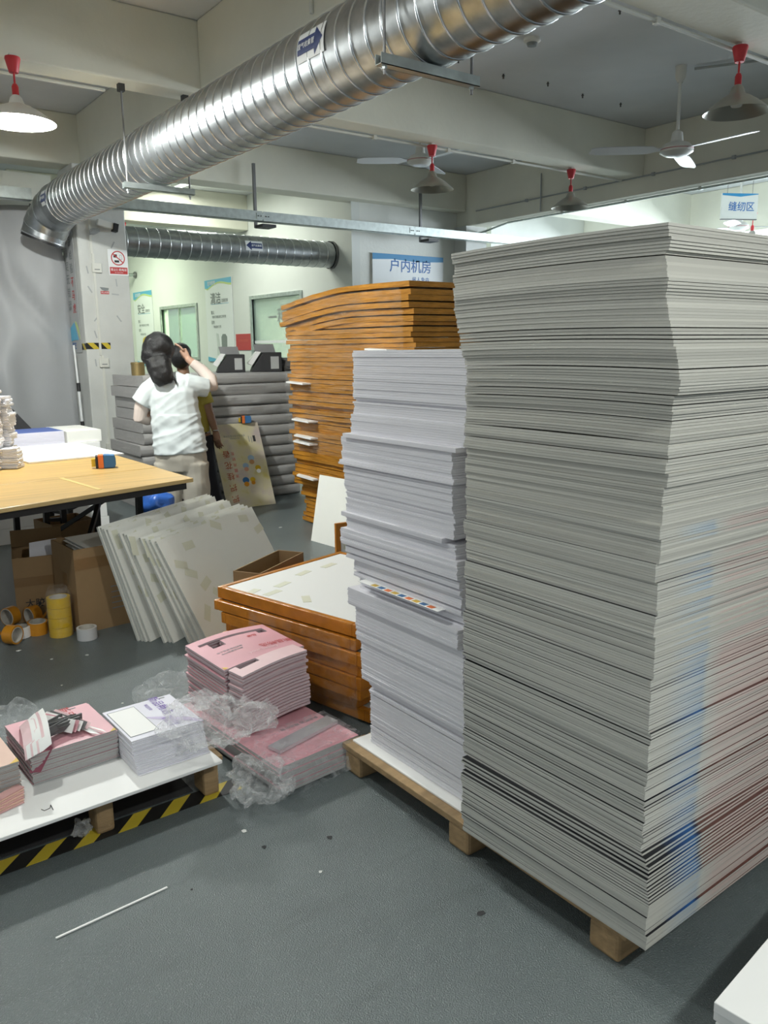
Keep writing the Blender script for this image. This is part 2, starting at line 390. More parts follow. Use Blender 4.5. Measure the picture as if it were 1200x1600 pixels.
def window(n, h, glassm):
    y0, y1, z0, z1 = h; w = struct(MB().box(XW-.02, XW+.05, y0-.05, y0, z0-.05, z1+.05).box(XW-.02, XW+.05, y1, y1+.05, z0-.05, z1+.05).box(XW-.02, XW+.05, y0, y1, z1, z1+.05).box(XW-.02, XW+.05, y0, y1, z0-.05, z0).build('window_%d' % n, 'steel'))
    k = 2 if n == 1 else 1; L = (y1-y0)/k
    for i in range(k): MB().box(XW+.02, XW+.028, y0+i*L+.005, y0+(i+1)*L-.005, z0, z1).build('pane', glassm, w)
    if k == 2: MB().box(XW+.0, XW+.04, y0+L-.02, y0+L+.02, z0, z1).build('mullion', 'steel', w)
    return w
window(1, W1, 'pane_green'); w2 = window(2, W2, 'pane_grey')
text('一种态', .26, 'inkgrey', w2, frame_T((XW+.015, 10.15, 1.86), (0,-1,0), (0,0,1)), .006)
bd = MB().box(XW+.018, XW+.019, W2[0], W2[1], 1.52, 1.56).build('frosted_band', 'signwhite', w2)
sbox('wall_inner', 8.2, 8.3, 8.5, 16, 0, CZ, 'greenwall')
sbox('wall_sign', XW+.12, 7.46, 8.38, 8.5, 0, 3.15, 'wall')
sbox('trim_11', 7.42, 7.78, 8.15, 8.5, 0, 2.97, 'pillar')
# sewing bay beyond the right-hand beam
sbox('wall_back', 7.78, 16, 9.4, 9.55, 0, CZ, 'wall')
beam(12, 7.78, 16, 7.4, 7.65, 3.1, CZ)
beam(13, 11.2, 11.5, -4, 9.4, 2.98, CZ)
sbox('trim_14', 11.15, 11.6, 7.3, 7.75, 0, 3.1, 'wall')
sbox('wall_light_blocker', 8.0, 8.08, -4, 7.3, 0, 2.2, 'wall')  # unseen low wall, added to keep the bay's daylight off the floor
# tall pillar
pil = bevel(sbox('pillar', 2.46, 2.93, 8.1, 8.56, 0, 3.15, 'pillar'), .012)

# ------------------------------------------------------------------ lights
def point(name, loc, w, col=(1, .97, .92), r=.08):
    l = bpy.data.lights.new(name, 'POINT'); l.energy = w; l.color = col; l.shadow_soft_size = r
    o = ob(name, l, None, loc); return o
def area(name, loc, rot, w, sx, sy, col):
    l = bpy.data.lights.new(name, 'AREA'); l.energy = w; l.color = col; l.shape = 'RECTANGLE'; l.size = sx; l.size_y = sy
    return ob(name, l, None, loc, rot)
area('daylight_window', (15.8, 4, 1.9), (0, R(90), 0), DAY_W, 2.2, 10, (.82, .92, 1))

# ------------------------------------------------------------------ pendant lamps
def pendant(label, x, y, z, lit=False, power=None, sc=1.):
    t = thing('pendant_lamp', label, 'lamp', (x, y, z), 0, 'pendant lamps')
    MB().box(-.02, .02, -.02, .02, -.015, 0).build('bracket', 'conduit', t)
    MB().lathe([(.001, -.015), (.042, -.015), (.044, -.025), (.026, -.10), (.001, -.10)], 18).build('ceiling_cap', 'red', t, smooth=40)
    MB().cyl((0, 0, -.10), (0, 0, -.17), .006, n=8).build('cord', 'red', t)
    MB().lathe([(.001, -.155), (.012, -.16), (.019, -.175), (.019, -.225), (.001, -.225)], 16).build('lamp_holder', 'red', t, smooth=40)
    q = sc
    MB().lathe([(.018, -.22), (.033, -.235), (.045, -.27), (.075*q, -.285), (.12*q, -.315), (.18*q, -.365), (.184*q, -.372), (.176*q, -.366), (.118*q, -.322), (.072*q, -.292), (.04, -.28), (.018, -.24)], 32, 0).build('lamp_shade', ['fanwhite' if lit else 'shade'], t, smooth=50)
    if lit:
        MB().lathe([(.001, -.345), (.03, -.34), (.047, -.315), (.045, -.29), (.03, -.27), (.015, -.26)], 20).build('bulb', emis('bulb_on', (1, .98, .95), 14), t, smooth=60)
        lg = point('lamp_light', (x, y, z-.356), LAMP_W*(power or 1), (.97, 1.0, .96), .06)
    else:
        MB().lathe([(.001, -.345), (.028, -.338), (.04, -.315), (.038, -.29), (.02, -.26)], 16).build('bulb', 'fanwhite', t, smooth=60)
    return t
pendant('lit white pendant lamp with red cap under the left beam', 1.36, 5.42, 3.145, True, 3.4, 1.15)
pendant('unlit pendant lamp with red cap nearest the upper right corner', 4.72, 2.86, 3.14)
pendant('unlit pendant lamp hanging under the beam beside the far ceiling fan', 4.77, 5.68, 3.145)
pendant('unlit pendant lamp under the beam end above the tall board stack', 6.53, 5.66, 3.145)
pendant('pendant lamp below the blue-topped hanging sign in the far bay', 9.6, 5.5, 2.98)
pendant('far pendant lamp whose red cap shows above the thin duct', 3.98, 11.1, 3.12)
for x, y, p in ((.25, 2.75, .8), (1.2, -.85, 2.0), (-1.4, 5.6, 1.), (-2.2, -.85, .8)):
    pendant('lit pendant lamp outside the view', x, y, 3.14, True, p)
def batten(name, label, loc, L, rz, w, col):
    t = thing(name, label, 'light', loc, rz, 'tube lights of the far corridor')
    MB().box(-L/2, L/2, -.04, .04, -.05, 0).build('housing', 'signwhite', t)
    MB().cyl((-L/2+.03, 0, -.07), (L/2-.03, 0, -.07), .014, n=10).build('tube', emis('tube_on', (.92, 1, .86), 6), t)
    a = area('tube_light', (loc[0], loc[1], loc[2]-.09), (0, 0, rz), w, L, .08, col)
batten('tube_light_fitting', 'fluorescent batten above the far corridor', (4.2, 14.2, 3.6), 1.2, R(90), CORR_W*1.5, (.88, 1, .76))
batten('tube_light_fitting', 'fluorescent batten over the machine room window', (7.0, 12.6, 3.6), 1.2, R(90), CORR_W*3.2, (.86, 1, .72))
batten('tube_light_fitting', 'fluorescent batten between duct and poster wall', (4.6, 10.2, 3.6), 1.2, R(90), CORR_W*.8, (.95, 1, .9))

# ------------------------------------------------------------------ ceiling fans
def fan(label, x, y, z, rod, a0, rb=.70):
    t = thing('ceiling_fan', label, 'fan', (x, y, z), 0, 'ceiling fans')
    MB().lathe([(.001, rod), (.045, rod), (.04, rod-.09), (.02, rod-.12)], 18).build('canopy', 'fanwhite', t, smooth=40)
    MB().cyl((0, 0, .06), (0, 0, rod-.05), .013, n=12).build('down_rod', 'fanwhite', t, smooth=40)
    MB().lathe([(.013, .14), (.04, .12), (.05, .05), (.095, .035), (.13, .0), (.13, -.03), (.085, -.055), (.001, -.06)], 28).build('motor', 'fanwhite', t, smooth=40)
    MB().lathe([(.1315, -.008), (.1325, -.012), (.1315, -.016)], 28).build('trim_ring', mat('ring_pink', (.5, .25, .26), .5), t)
    MB().lathe([(.001, -.064), (.05, -.062), (.075, -.056)], 24).build('bottom_cap', 'blade', t, smooth=40)
    for k in range(3):
        a = a0+k*R(120); T = Matrix.Rotation(a, 4, 'Z') @ Matrix.Rotation(R(11), 4, 'X')
        V = []; n = 10
        for i in range(n+1):
            s = i/n; x_ = .10+s*(rb-.10); w = (.03 if s < .12 else .062+.012*math.sin(s*3)); w *= 1 if s < .95 else .75
            for yy, zz in ((-w, .004-.01*s), (w, .004-.01*s), (w, -.001-.01*s), (-w, -.001-.01*s)): V.append(T @ Vector((x_, yy, zz-.012)))
        F = [(4*i+j, 4*i+(j+1) % 4, 4*i+4+(j+1) % 4, 4*i+4+j) for i in range(n) for j in range(4)]+[(3, 2, 1, 0), (4*n, 4*n+1, 4*n+2, 4*n+3)]
        MB().add(V, F).build('blade', 'blade', t)
    return t
fan('white ceiling fan on a long rod right of the big duct', 6.08, 4.18, 2.99, .61, R(145))
fan('white ceiling fan half hidden behind a pendant lamp', 5.35, 6.55, 3.24, .36, R(150), .62)
fan('far ceiling fan below the hanging sign in the bright bay', 10.4, 6.15, 2.95, .65, R(200), .7)

# smoke detector, ceiling anchors
t = thing('smoke_detector', 'white round smoke detector on the ceiling near the duct', 'smoke detector', (4.67, 4.45, 3.6))
MB().lathe([(.001, 0), (.06, 0), (.06, -.018), (.045, -.03), (.001, -.03)], 24).build('base', 'fanwhite', t, smooth=40)
MB().lathe([(.04, -.03), (.032, -.05), (.001, -.053)], 20).build('sensor_cap', 'inkgrey', t, smooth=40)
for x, y in ((4.05, 5.1), (4.5, 5.05), (5.05, 5.12), (5.5, 5.05), (6.0, 5.1), (6.5, 5.08), (4.75, 3.75), (5.2, 3.4)):
    tag(MB().cyl((0, 0, 0), (.004, .003, -.035), .006, n=6).cyl((0, 0, -.012), (.0, .0, -.016), .012, n=8).build('ceiling_anchor', 'darkmetal', None, (x, y, 3.6)), 'small dark anchor bolt left in the ceiling slab', 'bolt', 'ceiling anchor bolts')

# ------------------------------------------------------------------ ducts
DX, DZ, DR = 2.28, 2.74, .192
def ring_mesh(r, w=.006):
    b = MB(); n = 40; k = 6; V = []
    for i in range(n):
        a = 2*math.pi*i/n
        for j in range(k):
            q = 2*math.pi*j/k; rr = r+w*math.cos(q); V.append((rr*math.cos(a), rr*math.sin(a), w*1.2*math.sin(q)))
    F = [(i*k+j, i*k+(j+1) % k, ((i+1) % n)*k+(j+1) % k, ((i+1) % n)*k+j) for i in range(n) for j in range(k)]
    return b.add(V, F).mesh('seam_ring', 'galv_rib', 80)
def duct_body(b, path, r, n=48, mi=0):
    b.tube(path, r, n, mi, caps=False)
big = thing('exhaust_duct', 'large galvanised spiral exhaust duct crossing the ceiling', 'duct', (DX, 1.0, DZ))
b = MB(); ln = 7.78-(-1.5)
b.tube([(0, -2.5+ln*i/60, 0) for i in range(61)], DR, 48, 0, caps=False)
b.build('duct_pipe', 'galv', big, smooth=30)
rm = ring_mesh(DR)
y = -2.3
while y < 6.72:
    ob('seam_ring', rm, big, (0, y, 0), (R(90)+R(3), 0, 0)); y += .108
# elbow of four short segments
ep = [Vector((0, 6.76, 0)), Vector((-.01, 6.90, -.012)), Vector((-.03, 7.02, -.05)), Vector((-.055, 7.10, -.11)), Vector((-.085, 7.15, -.19)), Vector((-.11, 7.17, -.27))]
for i in range(5):
    a, c = ep[i], ep[i+1]; d = (c-a).normalized()
    MB().tube([a-d*.01, c+d*.01], DR+.004*(i % 2), 48, caps=False).build('elbow_segment', 'galv', big, smooth=30)
    o = ob('seam_ring', rm, big, c); o.rotation_mode = 'QUATERNION'; o.rotation_quaternion = d.to_track_quat('Z', 'Y')
d = (ep[5]-ep[4]).normalized()
o = MB().lathe([(DR-.004, .03), (DR-.008, -.25), (.001, -.25)], 40).build('dark_inside', 'black', big, ep[5]); o.rotation_mode = 'QUATERNION'; o.rotation_quaternion = d.to_track_quat('Z', 'Y')
def sticker_on_cyl(parent, axis, r, s0, ang, w, h, arrow_right, body, tsize):
    """curved paper sticker. axis 'Y': s runs along -Y to the right of the viewer. ang in the cross plane"""
    def P(s, tt, off):
        a = ang+tt/r
        if axis == 'Y': return Vector(((r+off)*math.cos(a), s0-s, (r+off)*math.sin(a)))
        return Vector((s0+s, -(r+off)*math.cos(a), (r+off)*math.sin(a)))
    sg = -1 if axis == 'Y' else 1
    n = 8; V = []; F = []
    for i in range(n+1):
        tt = (-.5+i/n)*h
        V += [P(-w/2, sg*tt, .004), P(w/2, sg*tt, .004)]
    F = [(2*i, 2*i+1, 2*i+3, 2*i+2) for i in range(n)]
    st = MB().add(V, F).build('sticker', 'signwhite', parent)
    k = 1 if arrow_right else -1
    sh = .26*h
    Va = []
    xs = [(-.44*w*k, sh), (.18*w*k, sh), (.18*w*k, h*.44), (.45*w*k, 0)]
    b2 = MB()
    m = 6
    for (xa, ha), (xb, hb) in (((-.46*w*k, sh), (.16*w*k, sh)), ((.16*w*k, h*.46), (.46*w*k, .001))):
        q = []
        for i in range(m+1):
            f = -1+2*i/m; q += [P(xa, sg*f*ha, .006), P(xb, sg*f*hb, .006)]
        b2.add(q, [(2*i, 2*i+1, 2*i+3, 2*i+2) for i in range(m)])
    b2.build('arrow', 'navy', st)
    me = text_mesh(body, tsize, 'signwhite', .002)
    for v in me.vertices: v.co = P(v.co.x-.13*w*k, sg*v.co.y, .008)
    ob('lettering', me, st)
    return st
sticker_on_cyl(big, 'Y', DR, 2.32, R(172), .225, .125, True, '废气收集管', .028)
sticker_on_cyl(big, 'Y', DR, 6.72, R(176), .2, .125, True, '废气收集管', .026)

def strut_hanger(label, y, x0, x1, z, top):
    t = thing('duct_hanger', label, 'hanger', (0, y, 0), 0, 'duct hangers')
    MB().box(x0, x1, -.02, -.017, z, z+.04).box(x0, x1, .017, .02, z, z+.04).box(x0, x1, -.02, .02, z, z+.003).build('strut_channel', 'steel', t)
    for x in (x0+.03, x1-.03):
        rd = MB().cyl((x, 0, z-.03), (x, 0, top), .006, n=8).build('threaded_rod', 'rod', t)
        MB().cyl((x, 0, z-.012), (x, 0, z-.001), .011, n=6).build('nut', 'steel', rd)
        MB().box(x-.02, x+.02, -.02, .02, top-.045, top).build('beam_clamp', 'darkmetal', t)
strut_hanger('galvanised strut hanger holding the big duct near the fan side', 2.70, 2.0, 2.51, DZ-DR-.045, 3.14)
strut_hanger('galvanised strut hanger holding the big duct near the pillar', 5.6, 2.03, 2.53, DZ-DR-.045, 3.145)
D2Y, D2Z, D2R = 8.82, 2.575, .155
thin = thing('exhaust_duct', 'thinner spiral duct running along the poster wall', 'duct', (0, D2Y, D2Z))
MB().tube([(2.5+i*(XW-2.5)/20, 0, 0) for i in range(21)], D2R, 36, caps=False).build('duct_pipe', 'galv', thin, smooth=30)
MB().tube([(XW-.04, 0, 0), (XW-.001, 0, 0)], D2R+.012, 36, caps=False).build('wall_collar', 'rod', thin, smooth=30)
rm2 = ring_mesh(D2R, .004); x = 2.55
while x < XW-.05: ob('seam_ring', rm2, thin, (x, 0, 0), (0, R(90), R(3))); x += .118
sticker_on_cyl(thin, 'X', D2R, 4.62, R(10), .22, .11, False, '废气收集管', .026)

# cable tray with its hangers
ct = thing('cable_tray', 'long galvanised cable tray hanging under the far beam', 'cable tray', (0, 8.0, 2.76))
MB().box(-4, 2.05, -.05, .05, 0, .004).box(-4, 2.05, -.05, -.046, 0, .1).box(-4, 2.05, .046, .05, 0, .1).build('tray_length', 'steel', ct)
for i, (a, c) in enumerate(((2.50, 4.35), (4.36, 6.4), (6.41, 8.6))):
    MB().box(a, c, -.05, .05, 0, .004).box(a, c, -.05, -.046, 0, .1).box(a, c, .046, .05, 0, .1).build('tray_length', 'steel', ct)
    jp = MB().box(a-.08, a+.08, -.054, -.05, .02, .08).build('joint_plate', 'steel', ct)
    for k in (-.06, -.03, .03, .06): MB().cyl((a+k, -.06, .05), (a+k, -.053, .05), .006, n=6).build('bolt', 'darkmetal', jp)
for x in (4.35, 6.62):
    h = MB().box(x-.014, x+.014, .09, .118, -.05, .60).build('hanger_strut', 'rod', ct)
    MB().box(x-.012, x+.15, -.07, .1, -.055, -.025).build('bracket_arm', 'darkmetal', ct)

# conduits
def conduit(label, path, r=.011, m='conduit', clips=True, nm='conduit'):
    t = thing(nm, label, 'conduit', (0, 0, 0))
    P = [Vector(p) for p in path]
    t.location = P[0]; P = [p-P[0] for p in P]
    MB().tube(P, r, 10).build('pipe', m, t, smooth=50)
    if clips:
        for a, c in zip(P, P[1:]):
            L = (c-a).length; k = int(L/.9)
            for i in range(1, k+1):
                q = a+(c-a)*(i/(k+1)); MB().box(q.x-.016, q.x+.016, q.y-.016, q.y+.016, q.z-.016, q.z+.016).build('clip', m, t)
    return t
conduit('white conduit along the beam in the upper right corner', [(1.5, 2.915, 3.125), (9, 2.915, 3.125)])
conduit('white conduit along the far edge of the middle beam', [(2.6, 5.735, 3.13), (7.4, 5.735, 3.13)])
conduit('white conduit under the left part of the middle beam', [(-1.5, 5.735, 3.13), (2.0, 5.735, 3.13)])
conduit('thin conduit along the face of the deep right-hand beam', [(7.448, 8.0, 3.13), (7.448, 1.0, 3.16)], .008, 'greywall')
conduit('grey pipe under the deep right-hand beam', [(7.62, 8.6, 2.86), (7.62, 8.0, 2.90), (7.62, 7.6, 2.955), (7.62, .5, 2.955)], .012, 'steel')
conduit('short pipe running from the fan mount across the ceiling', [(6.17, 4.12, 3.58), (6.6, 3.4, 3.58), (7.4, 3.2, 3.58)], .01, 'greywall')
conduit('thin pipe going down the deep beam near the far lamp', [(7.445, 6.9, 3.4), (7.445, 6.9, 2.98)], .008, 'greywall')
conduit('narrow white conduit on the wall beam above the big duct', [(2.56, 4.05, 3.58), (2.56, 4.05, 3.2)], .012, 'conduit', False)
# ------------------------------------------------------------------ pillar fittings
PF = 8.1
t = thing('wall_conduit', 'white conduit with socket boxes running down the pillar', 'conduit', (2.6, PF, .5))
MB().box(-.028, -.008, -.012, 0, 1.85, 2.2).box(-.018, .002, -.012, 0, .9, 1.85).box(-.002, .018, -.012, 0, 0, .9).build('trunking', 'conduit', t)
for z in (1.72, .83):
    s = bevel(MB().box(-.03, .06, -.03, -.001, z-.045, z+.045).build('socket_box', 'conduit', t), .006)
    MB().box(-.01, .04, -.033, -.03, z-.02, z-.012).build('outlet_slot', 'inkgrey', s)
MB().box(-.03, .09, -.03, -.001, -.03, .04).build('socket_box', 'conduit', t)
sg = thing('no_phone_sign', 'white no-phones sign with red strip on the pillar', 'sign', (2.83, PF, 2.29))
MB().box(-.095, .095, -.006, 0, -.13, .11).build('sign_plate', 'signwhite', sg)
MB().add(*(lambda n: ([(r*math.cos(2*math.pi*i/n), -.007, .03+r*math.sin(2*math.pi*i/n)) for i in range(n) for r in (.068, .058)], [(2*i, 2*i+1, (2*i+3) % (2*n), (2*i+2) % (2*n)) for i in range(n)]))(32)).build('prohibition_ring', 'inkred', sg)
MB().box(-.066, .066, -.0075, -.0065, -.005, .005, T=Matrix.Translation((0, 0, .03)) @ Matrix.Rotation(R(40), 4, 'Y')).build('prohibition_bar', 'inkred', sg)
MB().box(-.042, -.008, -.007, -.0065, .035, .065).box(-.035, .01, -.007, -.0065, -.01, .01).box(.018, .02, -.007, -.0065, .02, .06).box(.038, .04, -.007, -.0065, .02, .06).box(.018, .04, -.007, -.0065, .06, .062).box(.018, .04, -.007, -.0065, .018, .02).build('pictogram', 'softblack', sg)
MB().box(-.085, .085, -.0075, -.006, -.118, -.055).build('red_strip', 'inkred', sg)
text('禁止使用电话', .026, 'signwhite', sg, frame_T((0, -.0085, -.08), (1,0,0), (0,0,1)), .001)
text('NO CELLPHONE', .011, 'signwhite', sg, frame_T((0, -.0085, -.105), (1,0,0), (0,0,1)))
sg = thing('small_sign', 'small torn red and white notice on the pillar', 'sign', (2.68, PF, 2.01))
MB().box(-.04, .04, -.003, 0, -.03, -.002).build('red_strip', 'inkred', sg)
MB().prism([(-.045, .035), (.04, .028), (.035, .005), (.0, -.002), (-.03, .012)], 0, .003, T=Matrix.Rotation(R(90), 4, 'X')).build('torn_paper', 'inkgrey', sg)
text('禁止吸烟', .018, 'signwhite', sg, frame_T((0, -.004, -.016), (1,0,0), (0,0,1)))
ht = thing('hazard_tape', 'black and yellow tape strip stuck around the pillar', 'tape', (2.46, PF, 1.46))
MB().box(0, .235, -.002, 0, 0, .06).build('front_strip', 'hazard', ht)
MB().box(-.002, 0, 0, .2, -.005, .055).build('side_strip', 'hazard', ht)
for i, (x, z, a) in enumerate(((2.53, 2.2, 80), (2.54, 2.02, 60), (2.58, 1.75, -50), (2.8, 1.75, 55), (2.78, 1.98, 5), (2.79, 2.44, -60), (2.8, 2.09, 85), (2.54, 1.33, 85), (2.56, 1.6, 75))):
    tag(MB().box(-.035, .035, -.002, -.0005, -.006, .006).build('tape_mark', 'greywall', None, (x, PF, z), (0, R(a), 0)), 'small strip of old tape left on the pillar', 'tape mark', 'old tape marks on the pillar')
# banner on the pillar side
bn = thing('banner', 'vertical slogan banner with blue-green emblem on the pillar side', 'banner', (2.455, 8.36, 1.95))
MB().box(-.004, 0, -.14, .2, -.52, .62).build('banner_sheet', mat('banner_grey', (.45, .46, .46), .7), bn)
for i, ch in enumerate('品检验不马虎'):
    text(ch, .10, 'inkred' if i > 2 else 'inkgrey', bn, frame_T((-.006, -.03, .52-i*.125), (0,-1,0), (0,0,1)), .004)
for i, ch in enumerate('跟稳定无错漏'):
    text(ch, .10, 'inkgrey', bn, frame_T((-.006, .10, .55-i*.125), (0,-1,0), (0,0,1)), .004)
n = 14
Tt = frame_T((-.006, -.0, -.34), (0,-1,0), (0,0,1))
MB().prism([(.13, -.06)]+[(.13*math.cos(R(90)*i/n)**1, -.06+.18*math.sin(R(90)*i/n)) for i in range(1, n+1)], 0, .001, T=Tt).build('emblem_green', 'lime', bn)
MB().prism([(-.02, .11), (-.15, .06), (-.17, -.07), (-.02, -.06), (.08, -.06)], 0, .002, T=Tt).build('emblem_blue', 'cyan', bn)
text('博艺', .07, 'blue', bn, frame_T((-.007, .07, -.46), (0,-1,0), (0,0,1)), .003)
# cctv camera
cc = thing('security_camera', 'small white security camera with coiled wires atop the pillar', 'camera', (2.72, PF, 2.62))
bevel(MB().box(-.08, .07, -.07, -.02, -.03, .03, T=Matrix.Rotation(R(12), 4, 'Y')).build('camera_body', 'fanwhite', cc), .008)
MB().box(.07, .115, -.08, -.015, -.045, .03, T=Matrix.Rotation(R(12), 4, 'Y')).build('lens_hood', 'black', cc)
MB().box(-.04, -.01, -.02, 0, -.02, .02).build('mount', 'fanwhite', cc)
MB().tube([(-.1+.05*math.cos(a*.9), -.02, -.07+.03*math.sin(a)) for a in range(26)], .004, 6).build('wire_coil', 'greywall', cc)
# curtain
def curtain():
    nx, nz = 90, 44; V = []
    for i in range(nx+1):
        for j in range(nz+1):
            u = i/nx; w = j/nz; z = .45+w*2.36
            xr = 2.455+(-.10 if w > .75 else 0)*((w-.75)/.25)
            x = -2.2+u*(xr+2.2)
            d = .10*math.sin(x*5.2+2.2*math.sin(w*2.1))*(.35+.65*(1-w))+.20*noise.noise(Vector((x*1.6+w*1.3, w*2.2-x*.7, 3.1)))
            d += .12*abs(noise.noise(Vector((x*3.1+w*3.5, w*1.2, 7.7))))
            d += .13*max(0, 1-4*abs(noise.noise(Vector((x*1.1+w*1.6, w*.8-x*.5, 1.3)))))**2-.10*max(0, 1-5*abs(noise.noise(Vector((x*1.7-w*.7, w*.6, 9.3)))))**2
            d *= min(1, (1-u)*9+.05)
            V.append((x, 8.50+d*.75+.06*min(1, (1-u)*9)+.05*math.sin(x*13+4*noise.noise(Vector((x, w*2, 0))))*(1-w)*.5, z))
    F = [(i*(nz+1)+j, (i+1)*(nz+1)+j, (i+1)*(nz+1)+j+1, i*(nz+1)+j+1) for i in range(nx) for j in range(nz)]
    o = MB().add(V, F).build('tarp_curtain', 'tarp', smooth=80)
    s = o.modifiers.new('s', 'SOLIDIFY'); s.thickness = .004
    tag(o, 'large grey tarpaulin curtain hanging left of the pillar', 'curtain')
curtain()
t = thing('telescopic_pole', 'white telescopic pole with black grips leaning by the pillar', 'pole', (2.37, 8.03, 0))
MB().cyl((.0, .05, .0), (.0, .12, 1.10), .013, n=12).cyl((0, .12, 1.1), (0, .16, 1.5), .010, n=12).build('tube', 'signwhite', t, smooth=40)
MB().cyl((0, .116, 1.06), (0, .121, 1.14), .018, n=12).build('clamp', 'black', t)
MB().cyl((0, .094, .69), (0, .099, .77), .018, n=12).build('grip', 'black', t)

# ------------------------------------------------------------------ wall posters and signs
def poster(label, y0, y1, z0, z1, title, tilt=0, bottle=False):
    L = y1-y0; Hh = z1-z0
    t = thing('wall_poster', label, 'poster', (XW, (y0+y1)/2, z0), 0, 'wall posters', rot=(R(tilt), 0, 0))
    MB().box(-.012, -.001, -L/2, L/2, 0, Hh).build('board', 'signwhite', t)
    T = frame_T((-.0135, L/2, 0), (0,-1,0), (0,0,1))
    def pr(nm, poly, m, k=0): MB().prism(poly, 0, .0008+k*.0006, T=T).build(nm, m, t)
    pr('lime_wave', [(0, Hh), (0, Hh*.90)]+[(L*i/10, Hh*(.895+.03*math.sin(i*.55-1.2)+.004*i)) for i in range(1, 11)]+[(L, Hh)], 'lime')
    pr('blue_wave', [(0, Hh), (0, Hh*.905)]+[(L*i/10, Hh*(.91+.03*math.sin(i*.55-1.2)+.005*i)) for i in range(1, 11)]+[(L, Hh)], 'cyan', 1)
    pr('foot_wave', [(0, 0), (L*.5, 0), (L*.25, Hh*.04), (0, Hh*.06)], 'cyan', 1)
    for body, s, x, z, m in ((title, .19, .40*L, .76*Hh, 'inkgrey'), ('定期打扫', .055, .74*L, .735*Hh, 'inkgrey'), ('意义', .06, .26*L, .60*Hh, 'inkgrey'), ('保持干净整洁的工作环境', .045, .5*L, .545*Hh, 'inkgrey'), ('目的', .06, .26*L, .48*Hh, 'inkgrey'), ('养成良好习惯', .045, .42*L, .425*Hh, 'inkgrey'), ('现场管理', .07, .26*L, .955*Hh, 'signwhite')):
        text(body, s, m, t, T @ Matrix.Translation((x, z, .003)), .004 if s > .1 else .0015)
    pr('rule_line', [(.22*L, .70*Hh), (.88*L, .70*Hh), (.88*L, .704*Hh), (.22*L, .704*Hh)], 'cyan', 1)
    if bottle:
        pr('brush_picture', [(.55*L, .06*Hh), (.55*L, .30*Hh), (.6*L, .335*Hh), (.70*L, .335*Hh), (.76*L, .30*Hh), (.74*L, .06*Hh), (.68*L, .035*Hh), (.6*L, .035*Hh)], mat('picture_grey', (.22, .25, .24), .5), 1)
        pr('glove_picture', [(.36*L, .08*Hh), (.5*L, .06*Hh), (.48*L, .2*Hh), (.44*L, .34*Hh), (.36*L, .35*Hh), (.38*L, .2*Hh)], mat('picture_pale', (.6, .64, .62), .5), 1)
    else:
        pr('helmet_picture', [(.35*L, .30*Hh), (.75*L, .30*Hh), (.70*L, .37*Hh), (.55*L, .40*Hh), (.40*L, .37*Hh)], 'yellow', 1)
poster('tall white poster titled safety, beside the pillar edge', 14.85, 15.8, 1.15, 2.52, '安全')
poster('tall white poster titled cleaning, above the black desk machines', 11.6, 12.55, 1.25, 2.52, '清洁', 0, True)
rs = thing('red_notice', 'small plain red notice on the poster wall', 'sign', (XW, 11.3, 1.545))
MB().box(-.008, -.001, -.24, .24, -.12, .12).build('plate', 'inkred', rs)
text('安全用电 规范操作', .04, mat('notice_ink', (.62, .12, .08), .6), rs, frame_T((-.0085, 0, .02), (0,-1,0), (0,0,1)))
sg = thing('room_sign', 'white room sign with blue top band above the orange stacks', 'sign', (6.07, 8.38, 2.05))
MB().box(0, 1.14, -.02, 0, 0, .53).build('sign_board', 'signwhite', sg)
MB().prism([(0, .53), (0, .455), (.3, .47), (.7, .45), (1.14, .47), (1.14, .53)], 0, .001, T=frame_T((0, -.0205, 0), (1,0,0), (0,0,1))).build('blue_band', mat('bandblue', (.02, .22, .45), .5), sg)
text('户内机房', .17, 'blue', sg, frame_T((.60, -.0215, .385), (1,0,0), (0,0,1)), .006)
text('闲人免内', .062, 'blue', sg, frame_T((.76, -.0215, .235), (1,0,0), (0,0,1)), .002, spacing=1.3)
sg = thing('hanging_sign', 'hanging white sign with blue top edge for the sewing bay', 'sign', (8.86, 5.25, 2.80), R(-28))
MB().box(-.215, .215, -.012, .012, 0, .27).build('sign_board', mat('signgrey', (.62, .64, .62), .5), sg)
MB().prism([(-.215, .27), (-.215, .25), (.0, .235), (.215, .262), (.215, .27)], 0, .001, T=frame_T((0, -.0125, 0), (1,0,0), (0,0,1))).build('blue_band', mat('bandblue', (.02, .22, .45), .5), sg)
MB().box(-.215, .215, -.014, .014, -.008, 0).build('bottom_rail', 'darkmetal', sg)
text('缝纫区', .105, 'blue', sg, frame_T((.02, -.0135, .125), (1,0,0), (0,0,1)), .004)
for x in (-.15, .15): MB().cyl((x, 0, .27), (x, 0, .8), .003, n=6).build('hanging_wire', 'rod', sg)
t = thing('wall_pipe', 'short steel rail with end knob on the poster wall', 'rail', (XW, 15.9, 2.84))
MB().cyl((-.35, -.3, 0), (-.04, -.3, 0), .03, n=12).build('rail_bar', 'steel', t, smooth=40)
MB().lathe([(.001, 0), (.06, .01), (.06, .03), (.03, .06)], 16, T=Matrix.Translation((0, -.3, 0)) @ Matrix.Rotation(R(-90), 4, 'Y')).build('end_flange', 'rod', t, smooth=40)

